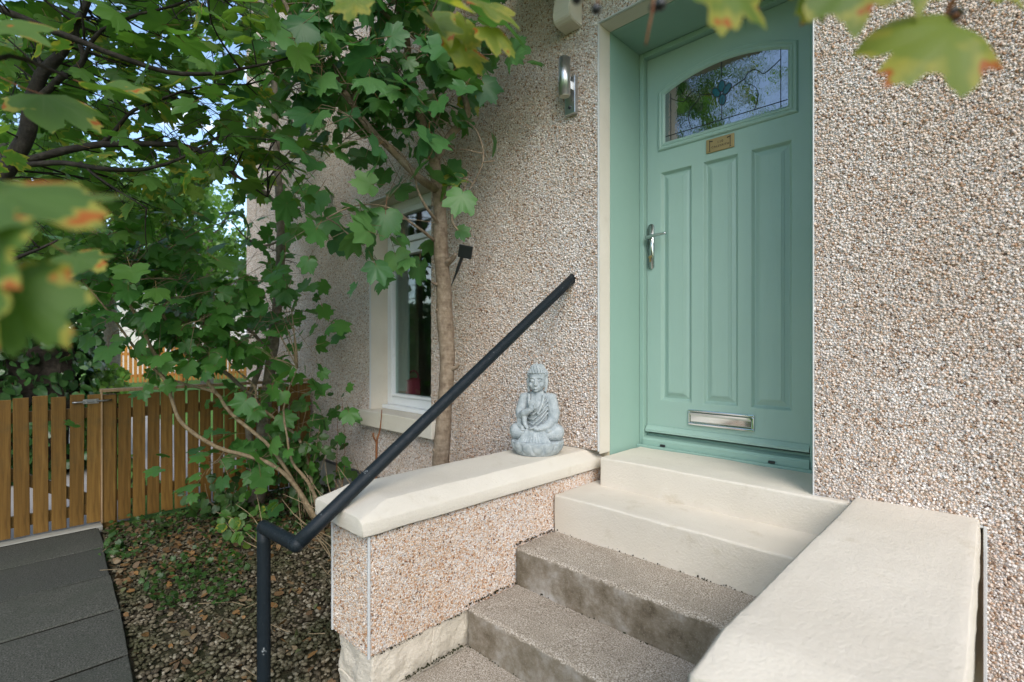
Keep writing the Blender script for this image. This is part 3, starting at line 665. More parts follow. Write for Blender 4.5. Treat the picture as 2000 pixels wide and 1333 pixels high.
low_wall(-1.700, -1.460, -1.772, -1.440, .016, .058, 'low pebbledashed wall under the statue, capped with cream coping', 20)
low_wall(-.362, -.088, -.386, -.067, .010, .003, 'low wall right of the steps with a broad cream coping', 50)

# handrail
hr = empty('handrail', (-1.81, .653, 0), 0, 'black painted tubular handrail rising over the steps to the wall', 'handrail')
hr.location = (0, 0, 0)
bm = bmesh.new()
def rail_tube(pts, r): 
    t = Tubes()
    for a, b in zip(pts, pts[1:]):
        a = Vector(a); b = Vector(b); n = 6; t.add([a.lerp(b, i / n) for i in range(n + 1)], r, 18, 2)
    return t
rt = rail_tube([(-1.58, .667, .650), (-1.58, 2.075, 1.612)], .0232); ro = rt.build('rail', 'rail_paint', hr)
bt = rail_tube([(-1.81, .653, .650), (-1.58, .667, .650)], .0222); bt.build('offset_bar', 'rail_paint', hr)
pt = rail_tube([(-1.81, .653, .650), (-1.81, .653, -.08)], .0215); pt.build('post', 'rail_paint', hr)
for p, r in (((-1.58, .667, .650), .0238), ((-1.81, .653, .650), .0228)):
    bm = bmesh.new(); sphere_add(bm, p, r, 20, 14); obj('elbow', bm, 'rail_paint', hr, True)

# wall light
wl = empty('wall_light', (-1.572, 2.046, 2.50), 0, 'brushed steel cylinder wall light beside the door canopy bracket', 'wall light')
wl.location = (0, 0, 0)
obj('back_plate', boxm(-1.604, -1.540, 2.022, 2.0485, 2.412, 2.598, .003), 'brushed_steel', wl)
bm = bmesh.new(); cyl(bm, (-1.572, 1.980, 2.487), (-1.572, 1.980, 2.674), .0295, n=32); bmesh.ops.bevel(bm, geom=[e for e in bm.edges if abs(e.verts[0].co.z - e.verts[1].co.z) < 1e-5], offset=.003, segments=2, affect='EDGES')
obj('lamp_tube', bm, 'brushed_steel', wl, True)
bm = bmesh.new(); cyl(bm, (-1.572, 1.980, 2.4845), (-1.572, 1.980, 2.4875), .024, n=24); obj('lens', bm, 'lamp_lens', wl)
obj('arm', boxm(-1.586, -1.558, 2.005, 2.023, 2.53, 2.57, .002), 'brushed_steel', wl)
bm = bmesh.new(); sphere_add(bm, (-1.572, 2.021, 2.445), .009, 14, 10); obj('sensor', bm, 'black_plastic', wl, True)
bm = bmesh.new()
for z in (2.475, 2.585): cyl(bm, (-1.556, 2.0195, z), (-1.556, 2.023, z), .004, n=10)
obj('screw', bm, 'latch_steel', wl)

# ================================================================== STATUE
def statue():
    st = empty('statue', (-1.615, 1.828, .7505), RAD(30), 'pale blue-grey stone statue of a seated meditating figure on the coping', 'statue')
    bm = bmesh.new(); lathe(bm, [(.088, 0), (.098, .003), (.106, .014), (.119, .044), (.124, .062), (.114, .068)], n=48)
    for row, (n, z, r, w, h, ph) in enumerate(((14, .041, .113, .026, .029, 0), (14, .026, .103, .018, .024, .5))):
        for i in range(n):
            a = 2 * PI * (i + ph) / n; rot = Matrix.Rotation(a, 3, 'Z') @ Matrix.Rotation(.32, 3, 'Y')
            sphere_add(bm, (r * math.cos(a), r * math.sin(a), z), (.011, w, h), 14, 10, rot)
    obj('lotus_base', remeshed('lotus_base', bm, .0016, 1), 'statue_stone', st, True)
    b = bmesh.new()
    def S(c, r, rot=None): sphere_add(b, c, r, 18, 12, rot)
    def limb(pts, rad, n=10):
        for (p, q), (ra, rb) in zip(zip(pts, pts[1:]), zip(rad, rad[1:])):
            p = Vector(p); q = Vector(q)
            for i in range(n + 1): t = i / n; sphere_add(b, p.lerp(q, t), ra + (rb - ra) * t, 12, 8)
    # crossed legs and lap
    S((0, .0, .088), (.100, .080, .040)); S((0, .02, .11), (.082, .066, .05))
    for s in (-1, 1):
        limb([(s * .04, .02, .120), (s * .096, -.018, .108)], [.044, .036]); limb([(s * .096, -.02, .100), (s * .0, -.066, .090)], [.034, .026])
        S((s * .098, -.016, .100), (.031, .036, .036))
    # fan of robe folds in front
    for i in range(-6, 7):
        a = i * .17; limb([(.0 + .006 * i, -.074, .118), (.085 * math.sin(a), -.066 - .028 * math.cos(a), .068)], [.0042, .0075], 7)
    for s in (-1, 1):
        for k in range(4): limb([(s * .020, -.078, .118 - .004 * k), (s * .06, -.062, .118 - .011 * k), (s * .108, -.022, .112 - .013 * k)], [.004, .005, .004], 8)
    # trunk
    limb([(0, .022, .12), (0, .022, .18), (0, .018, .235), (0, .014, .262)], [.060, .056, .056, .046], 6)
    for s in (-1, 1): S((s * .043, .018, .258), (.034, .032, .030))
    S((0, .0, .225), (.050, .042, .045))
    # folds crossing chest
    for k in range(5):
        zz = .258 - .019 * k
        limb([(.052, -.012, zz + .012), (.028, -.036 - .002 * k, zz - .022), (-.012, -.042 - .002 * k, zz - .046 - .004 * k), (-.040, -.03, zz - .050)], [.0034, .0038, .0038, .003], 8)
    limb([(.036, -.026, .278), (.030, -.040, .235), (.012, -.050, .195)], [.007, .007, .006]); limb([(-.036, -.026, .278), (-.032, -.040, .24), (-.022, -.048, .205)], [.007, .007, .006])
    # arms: one raised at the chest, one resting in the lap
    limb([(-.064, .014, .258), (-.078, -.004, .196), (-.072, -.014, .172)], [.028, .029, .027]); limb([(-.072, -.016, .175), (-.050, -.052, .196), (-.022, -.064, .212)], [.025, .019, .012])
    limb([(-.072, -.02, .165), (-.080, -.03, .135), (-.060, -.052, .128)], [.022, .016, .012]); limb([(-.052, -.05, .19), (-.050, -.058, .15), (-.035, -.066, .130)], [.014, .011, .008])
    limb([(.064, .014, .258), (.080, .0, .196), (.076, -.012, .160)], [.028, .029, .027]); limb([(.076, -.014, .160), (.056, -.052, .138), (.028, -.076, .130)], [.025, .021, .014])
    limb([(.076, -.02, .15), (.085, -.03, .125), (.060, -.062, .116)], [.020, .014, .010])
    # raised hand
    S((-.016, -.067, .218), (.012, .008, .016))
    for k, (dx, L) in enumerate(((-.0085, .026), (-.003, .031), (.0025, .030), (.008, .024))): limb([(-.015 + dx, -.068, .228), (-.012 + dx * .9, -.069, .228 + L)], [.0042, .0034], 6)
    limb([(-.008, -.070, .214), (.001, -.073, .226), (.0, -.074, .237)], [.0042, .0038, .0032], 5)
    # lap hand
    S((.014, -.080, .127), (.017, .012, .0085))
    for k in range(4): limb([(.004, -.080 - .004 * k + .004, .128 + .002 * k), (-.014, -.082 - .0036 * k + .004, .1265 + .001 * k), (-.024 + .002 * k, -.080, .125)], [.0042, .0038, .0034], 5)
    limb([(.018, -.076, .134), (.004, -.080, .138)], [.004, .0035], 4)
    # neck and head
    limb([(0, .012, .255), (0, .006, .300)], [.027, .025]); limb([(-.016, -.010, .283), (0, -.016, .280), (.016, -.010, .283)], [.006, .006, .006], 5)
    S((0, -.001, .343), (.0405, .0425, .050)); S((0, -.012, .318), (.032, .031, .028)); S((0, -.034, .300), (.011, .009, .008))
    limb([(0, -.0435, .352), (0, -.0505, .329)], [.0044, .0066], 6); S((-.0065, -.046, .327), .0046); S((.0065, -.046, .327), .0046)
    for s in (-1, 1):
        limb([(s * .008, -.0425, .3575), (s * .018, -.0415, .3615), (s * .029, -.034, .357)], [.0030, .0034, .0028], 6)
        S((s * .018, -.0375, .349), (.0092, .0058, .0046)); limb([(s * .010, -.0418, .3452), (s * .018, -.0424, .3432), (s * .027, -.036, .3452)], [.0018, .0023, .0018], 5)
        S((s * .024, -.027, .328), (.0125, .012, .014))
        limb([(s * .041, .004, .360), (s * .0445, .003, .343), (s * .043, .001, .320), (s * .040, -.002, .298)], [.008, .0085, .007, .008], 6)
        limb([(s * .001, -.0455, .3155), (s * .012, -.041, .3165)], [.0036, .0024], 4)
    limb([(-.010, -.042, .3105), (0, -.0455, .309), (.010, -.042, .3105)], [.0028, .0044, .0028], 4)
    # cap of curls
    S((0, .009, .371), (.0455, .0455, .042)); S((0, .006, .402), (.031, .032, .020))
    for ring, (el, n) in enumerate(((-.12, 22), (.10, 22), (.32, 20), (.54, 17), (.76, 14))):
        for i in range(n):
            a = 2 * PI * (i + .5 * (ring % 2)) / n; x, y, z = math.cos(el) * math.cos(a), math.cos(el) * math.sin(a), math.sin(el)
            if (ring < 1 and y < -.25) or (ring == 1 and y < -.62): continue
            sphere_add(b, (.0465 * x, .007 + .0475 * y, .371 + .043 * z), .0060, 8, 6)
    for ring, (el, n) in enumerate(((.1, 14), (.5, 11), (.95, 7), (1.5, 1))):
        for i in range(n):
            a = 2 * PI * (i + .5 * (ring % 2)) / n; sphere_add(b, (.032 * math.cos(el) * math.cos(a), .006 + .033 * math.cos(el) * math.sin(a), .403 + .0205 * math.sin(el)), .0058, 8, 6)
    obj('figure', remeshed('figure', b, .0017, 1), 'statue_stone', st, True)
statue()

# ================================================================== FENCE AND GATE
SLATM = {}
def slat_mesh(h, w=.074, t=.018):
    k = (round(h, 3), w, t)
    if k not in SLATM:
        bm = boxm(-t / 2, t / 2, -w / 2, w / 2, 0, h, .002, 1); me = bpy.data.meshes.new('slat'); bm.to_mesh(me); bm.free(); me.materials.append(MATS['stained_slat']); SLATM[k] = me
    return SLATM[k]
gate = empty('gate', (-4.5, .545, 0), 0, 'brown slatted wooden garden gate with a steel bolt across the path', 'gate')
gate.location = (0, 0, 0)
hs = [.875, .88, .872, .885, .878, .87]
for i in range(11):
    yc = .508 - i * .0885
    o = obj('slat', slat_mesh(hs[i % 6]), None, gate, loc=(-4.5 + random.uniform(-.003, .003), yc, .048)); o.rotation_euler = (random.uniform(-.012, .012), 0, random.uniform(-.03, .03))
for z in (.14, .80): obj('rail', boxm(-4.545, -4.511, -.42, .535, z - .035, z + .035, .003), 'stained_slat', gate)
br = boxm(-.017, .017, -.53, .53, -.035, .035, .003); bmesh.ops.rotate(br, verts=br.verts, cent=(0, 0, 0), matrix=Matrix.Rotation(-RAD(32), 3, 'X')); bmesh.ops.translate(br, verts=br.verts, vec=(-4.529, .06, .47)); obj('brace', br, 'stained_slat', gate)
tb = Tubes(); tb.add([(-4.476, .395, .876), (-4.476, .50, .878), (-4.476, .605, .880)], .0065, 8, 3); bo = tb.build('bolt', 'latch_steel', gate)
obj('bolt_plate', merge([boxm(-4.4895, -4.482, .45, .535, .862, .894, .002), boxm(-4.482, -4.468, .462, .472, .868, .889, .001), boxm(-4.482, -4.468, .512, .522, .869, .889, .001)]), 'latch_steel', gate)
fence = empty('fence', (-4.5, 1.2, 0), 0, 'brown slatted fence with a pale top rail between gate and house wall', 'fence')
fence.location = (0, 0, 0)
for i in range(17):
    yc = .592 + i * .0855
    o = obj('slat', slat_mesh(.885, .072), None, fence, loc=(-4.5 + random.uniform(-.002, .002), yc, .03)); o.rotation_euler = (random.uniform(-.006, .006), 0, random.uniform(-.02, .02))
obj('post', boxm(-4.60, -4.512, .556, .640, -.05, .915, .004), 'stained_slat', fence); obj('post', boxm(-4.60, -4.512, 1.94, 2.03, -.05, .915, .004), 'stained_slat', fence)
obj('edge_batten', boxm(-4.52, -4.482, .546, .5555, .03, .935, .002), 'pale_cap', fence)
obj('cap', boxm(-4.545, -4.47, .545, 2.035, .9355, .957, .003), 'pale_cap', fence)
for z in (.20, .78): obj('rail', boxm(-4.545, -4.5115, .641, 1.939, z - .035, z + .035, .003), 'stained_slat', fence)

# ================================================================== LEAVES AND TREES
HALF = [(0, 1.0), (7, .91), (12, .90), (17, .79), (23, .71), (29, .76), (36, .82), (42, .91), (47, .96), (53, .86), (59, .82), (66, .69), (73, .62), (82, .67), (90, .70), (98, .74), (106, .66), (118, .60), (132, .56), (148, .48), (160, .38), (172, .2)]
ROUND = [(0, 1.0), (14, .93), (28, .84), (45, .74), (62, .66), (80, .60), (100, .57), (120, .54), (140, .48), (158, .36), (172, .22)]
SIMPLE = [(0, 1.0), (35, .62), (80, .46), (140, .36)]
def leaf_arrays(half, mid, curl, fold, pet, seed):
    """blade in XY with tip +Y, petiole leaving the origin towards -Y; returns verts, tris, edge, vein, material index"""
    rs = np.random.default_rng(seed)
    out = [(a, r) for a, r in half] + [(360 - a, r) for a, r in half[::-1] if a > 0]
    out = [(a, r * (1 + rs.uniform(-.09, .09))) for a, r in out]
    lob = (0, 47, 100, 260, 313)
    V = [(0, 0, 0)]; E = [0.]; VN = [1.]
    def P(a, r):
        t = math.radians(a); x = r * math.sin(t); y = r * math.cos(t)
        return (x, y, -curl * r * r + fold * abs(x) + .05 * math.sin(2 * t + seed) + .025 * math.sin(5 * t + 2 * seed))
    n = len(out)
    def vein(a): return max(0., 1 - min(min(abs(a - l), 360 - abs(a - l)) for l in lob) / 14.)
    if mid:
        for a, r in out: V.append(P(a, r * .55)); E.append(.45); VN.append(vein(a))
    for a, r in out: V.append(P(a, r)); E.append(1.); VN.append(vein(a) * .6)
    T = []
    if mid:
        for i in range(n):
            j = (i + 1) % n; T.append((0, 1 + j, 1 + i)); T.append((1 + i, 1 + j, 1 + n + j)); T.append((1 + i, 1 + n + j, 1 + n + i))
    else:
        for i in range(n): T.append((0, 1 + (i + 1) % n, 1 + i))
    M = [0] * len(T)
    if pet > 0:
        b = len(V); w = .013
        for q in ((0, 0, -.008), (0, -pet * .5, .03), (0, -pet, .12)):
            for k in range(3): V.append((q[0] + w * math.cos(2.1 * k), q[1], q[2] + w * math.sin(2.1 * k))); E.append(0); VN.append(0)
        for s in (0, 3):
            for k in range(3):
                a0, a1 = b + s + k, b + s + (k + 1) % 3; T += [(a0, a1, a1 + 3), (a0, a1 + 3, a0 + 3)]; M += [1, 1]
    return np.array(V, np.float32), np.array(T, np.int32), np.array(E, np.float32), np.array(VN, np.float32), np.array(M, np.int32)
def np_mesh(name, V, T, M, E, VN, mats):
    me = bpy.data.meshes.new(name); me.vertices.add(len(V)); me.vertices.foreach_set('co', V.astype(np.float32).ravel())
    me.loops.add(T.size); me.loops.foreach_set('vertex_index', T.astype(np.int32).ravel())
    me.polygons.add(len(T)); me.polygons.foreach_set('loop_start', np.arange(0, T.size, 3, dtype=np.int32))
    me.update(calc_edges=True)
    me.polygons.foreach_set('material_index', M.astype(np.int32))
    for nm, arr in (('edge', E), ('vein', VN)):
        a = me.attributes.new(nm, 'FLOAT', 'POINT'); a.data.foreach_set('value', arr.astype(np.float32))
    for k in mats: me.materials.append(MATS[k])
    return me
def variants(half, mid, pet, n=5, seed=0):
    return [leaf_arrays(half, mid, (.06, .22, .38, .14, .30, -.12, .45, .18)[k % 8], (.02, .16, -.10, .28, .06, .20, .10, -.16)[k % 8], pet, seed + k) for k in range(n)]
MAPLE = variants(HALF, False, .85, 8, 10); MAPLE_FINE = variants(HALF, True, .9, 4, 40); ROUNDL = variants(ROUND, False, .35, 4, 70); SIMPLEL = variants(SIMPLE, False, 0, 3, 90)
def merged_leaves(name, Ms, scales, kinds, var, mats, parent=None):
    """one mesh from many leaf placements"""
    VV = []; TT = []; EE = []; NN = []; MM = []; off = 0
    for k, (V, T, E, VN, M) in enumerate(var):
        idx = np.where(kinds == k)[0]
        if len(idx) == 0: continue
        R = Ms[idx, :3, :3] * scales[idx, None, None]; P = np.einsum('nij,vj->nvi', R, V) + Ms[idx, None, :3, 3]
        VV.append(P.reshape(-1, 3)); o = off + np.arange(len(idx)) * len(V)
        TT.append((T[None] + o[:, None, None]).reshape(-1, 3)); EE.append(np.tile(E, len(idx))); NN.append(np.tile(VN, len(idx))); MM.append(np.tile(M, len(idx))); off += len(idx) * len(V)
    me = np_mesh(name, np.concatenate(VV), np.concatenate(TT), np.concatenate(MM), np.concatenate(EE), np.concatenate(NN), mats)
    return obj(name, me, None, parent)
FWD = np.array([-math.sin(YAW), math.cos(YAW), 0]); RGT = np.array([math.cos(YAW), math.sin(YAW), 0])
def orient(nrm, tip):
    n = nrm / np.linalg.norm(nrm, axis=1, keepdims=True); t = tip - n * np.sum(tip * n, axis=1, keepdims=True); t /= np.linalg.norm(t, axis=1, keepdims=True) + 1e-9
    x = np.cross(t, n); M = np.zeros((len(n), 4, 4)); M[:, :3, 0] = x; M[:, :3, 1] = t; M[:, :3, 2] = n; M[:, 3, 3] = 1; return M
def hang(P, size, out, upw=.55, face=(.35, -.45, 0), rs=rng, pet=.85):
    """leaf frames for anchor points P: blades lean out and droop"""
    n = len(P); hz = rs.normal(size=(n, 3)); hz[:, 2] *= .35
    nrm = hz * .62 + np.array([0, 0, 1.]) * upw * rs.uniform(.4, 1.5, (n, 1)) + np.array(face)
    tip = out * .8 + rs.normal(size=(n, 3)) * .55 + np.array([0, 0, -.75])
    M = orient(nrm, tip); M[:, :3, 3] = P + M[:, :3, 1] * (size * pet)[:, None] - M[:, :3, 2] * (size * .12)[:, None]; return M
LEAFOBJ = {}
def leaf_parts(parent, Ms, scales, kinds, var, mats, key, keep=300):
    """the leaves that show largest become objects of their own, the rest one crown"""
    C = Ms[:, :3, 3] - np.array([0, 0, 1.27]); d = C @ FWD; u = (C @ RGT) / np.maximum(d, .01); v = C[:, 2] / np.maximum(d, .01)
    seen = (d > .15) & (np.abs(u) < 1.04) & (np.abs(v) < .70); score = np.where(seen, scales / np.maximum(d, .1), -1)
    order = np.argsort(-score); own = [i for i in order[:keep] if score[i] > 0]
    for k in range(len(var)):
        if (key, k) not in LEAFOBJ: V, T, E, VN, M = var[k]; LEAFOBJ[(key, k)] = np_mesh('leaf', V, T, M, E, VN, mats)
    for i in own:
        o = bpy.data.objects.new('leaf', LEAFOBJ[(key, int(kinds[i]))]); COL.objects.link(o); o.parent = parent
        o.matrix_local = Matrix((Ms[i] @ np.diag([scales[i]] * 3 + [1])).tolist())
    rest = np.setdiff1d(np.arange(len(Ms)), np.array(own, int))
    if len(rest): tag(merged_leaves('crown', Ms[rest], scales[rest], kinds[rest], var, mats, parent), kind='stuff')
def leafy_tree(name, label, cat, trunk, limbs, clusters, leafmat, bark, size, per, spread, seed, keep=300, twig=.004, sides=10, upw=.55, group=None, limbmat=None):
    """trunk and limbs are (points, radii); clusters are world points fed by twigs from the nearest limb"""
    rs = np.random.default_rng(seed); root = empty(name, (0, 0, 0), 0, label, cat, group)
    tb = Tubes(); nodes = []
    nodes += tb.add(trunk[0], trunk[1], 14, 5, .006); tb.build('trunk', bark, root)
    lt = Tubes()
    for p, r in limbs: one = Tubes(); nodes += one.add(p, r, sides, 4, .010); one.build('branch', limbmat or bark, root)
    NP = np.array([tuple(q) for q in nodes]); A = []; OUT = []
    for c in clusters:
        c = np.array(c); dist = np.linalg.norm(NP - c, axis=1) + .35 * np.maximum(0, NP[:, 2] - c[2]); j = int(np.argmin(dist)); p0 = NP[j]
        mid = (p0 + c) / 2 + rs.normal(size=3) * .05 * np.linalg.norm(c - p0) + np.array([0, 0, .06 * np.linalg.norm(c - p0)])
        L = np.linalg.norm(c - p0); lt.add([p0, mid, c], [min(.009, twig + .004 * L), twig * .8, twig * .45], 5, 4, .004)
        dirn = (c - p0) / (L + 1e-6); n = max(2, int(rs.poisson(per)))
        t = rs.uniform(.15, 1.0, n); base = np.where(t[:, None] < .5, p0 + (mid - p0) * (2 * t[:, None]), mid + (c - mid) * (2 * t[:, None] - 1))
        base = base * .45 + c * .55 + rs.normal(size=(n, 3)) * spread * np.array([1, 1, .75])
        # each leaf's own side twig
        for q in base:
            if rs.random() < .6: k = mid * .4 + c * .6; lt.add([k, (k + q) / 2 + np.array([0, 0, .01]), q], [twig * .5, twig * .4, twig * .3], 4, 2)
        A.append(base); OUT.append(np.tile(dirn, (n, 1)) * .4 + (base - c) / (spread + 1e-6) * .5)
    if clusters: tag(lt.build('twigs', limbmat or bark, root), kind='stuff')
    if not len(A): return root
    P = np.concatenate(A); O = np.concatenate(OUT); n = len(P)
    s = size * rs.uniform(.55, 1.25, n); Ms = hang(P, s, O, upw, (.35, -.45, 0) if upw < 1 else (.12, -.15, 0), rs=rs); kd = rs.integers(0, len(MAPLE), n)
    ok = (Ms[:, 1, 3] < 2.0) | (Ms[:, 0, 3] < -6.3)
    leaf_parts(root, Ms[ok], s[ok], kd[ok], MAPLE, [leafmat, 'petiole'], leafmat, keep)
    return root

# ================================================================== DASHED STONES ON THE WALLS
def dash(name, parent, u0, u1, w0, w1, step, size, mat, keep, place, seed, fancy):
    """real stone chips bedded in the render: place(u, w, proud) gives the world point"""
    rs = np.random.default_rng(seed); nu = int((u1 - u0) / step); nw = int((w1 - w0) / step)
    U, W = np.meshgrid(u0 + (np.arange(nu) + .5) * step, w0 + (np.arange(nw) + .5) * step); U[1::2] += step / 2
    U = U.ravel() + rs.normal(0, step * .24, U.size); W = W.ravel() + rs.normal(0, step * .24, W.size)
    ok = keep(U, W) & (rs.random(U.size) < .97); U, W = U[ok], W[ok]; n = len(U)
    k = 5; r = size * rs.uniform(.6, 1.35, (n, 1)); asp = rs.uniform(.6, 1., (n, 1)); th = rs.uniform(0, 2 * PI, (n, 1))
    a = np.arange(k)[None] * 2 * PI / k + rs.normal(0, .22, (n, k)); rr = r * rs.uniform(.8, 1.2, (n, k))
    x = rr * np.cos(a); y = rr * np.sin(a) * asp; X = x * np.cos(th) - y * np.sin(th); Y = x * np.sin(th) + y * np.cos(th)
    h = r[:, 0] * rs.uniform(.4, 1.1, n); lean = rs.normal(0, .30, (n, 2)) * r
    V = [np.stack([U[:, None] + X, W[:, None] + Y, np.full((n, k), -.0008)], 2)]; T = [(i, (i + 1) % k) for i in range(k)]; tri = []
    if fancy:
        V.append(np.stack([U[:, None] + X * .62 + lean[:, :1], W[:, None] + Y * .62 + lean[:, 1:], h[:, None] * rs.uniform(.75, 1.05, (n, k))], 2))
        for i in range(k): j = (i + 1) % k; tri += [(i, j, k + j), (i, k + j, k + i)]
        tri += [(k, k + 1, k + 2), (k, k + 2, k + 3), (k, k + 3, k + 4)]
    else:
        V.append(np.stack([U + lean[:, 0], W + lean[:, 1], h], 1)[:, None]); tri = [(i, (i + 1) % k, k) for i in range(k)]
    V = np.concatenate(V, 1); nv = V.shape[1]; P = place(V[..., 0].ravel(), V[..., 1].ravel(), V[..., 2].ravel())
    T = (np.array(tri)[None] + (np.arange(n) * nv)[:, None, None]).reshape(-1, 3); z0 = np.zeros(n * nv)
    return tag(obj(name, np_mesh(name, P, T, np.zeros(len(T)), z0, z0, [mat]), None, parent), kind='stuff')
def front(u, w, p): return np.stack([u, 2.05 - p, w], 1)
def cell_ok(m):
    def f(U, W):
        o = np.array([dash_cell(a, b) for a, b in zip(U, W)])
        for x0, x1, z0, z1 in ((WX0, WX1, .66, WZ1), (-1.79, DX0, 0, .755), (DX0, DX1, 0, DZ1), (DX1, -.057, 0, .735)):
            o &= ~((U > x0 - m) & (U < x1 + m) & (W > z0 - m) & (W < z1 + m))
        return o & (W > .27 + m)
    return f
dash('dash_stones', house, DX1, .46, .27, 3.3, .0077, .0043, 'dash_stones', cell_ok(.005), front, 71, True)
dash('dash_stones', house, -2.76, DX0, .27, 3.6, .0090, .0050, 'dash_stones', cell_ok(.005), front, 72, True)
dash('dash_stones', house, DX0, DX1, DZ1, 3.2, .0090, .0050, 'dash_stones', cell_ok(.005), front, 73, False)
dash('dash_stones', house, -6.2, -2.76, .27, 4.7, .0104, .0058, 'dash_stones', cell_ok(.006), front, 74, False)
for w_, x0, x1 in LOW_WALLS:
    dash('dash_stones', w_, .852, 2.12, .274, .662, .0068, .0037, 'dash_stones_fine', lambda U, W: U == U, (lambda X: lambda u, w, p: np.stack([X + p * .8, u, w], 1))(x1), 75, True)
    dash('dash_stones', w_, x0 + .006, x1 - .006, .274, .662, .0068, .0037, 'dash_stones_fine', lambda U, W: U == U, lambda u, w, p: np.stack([u, .845 - p * .8, w], 1), 76, True)

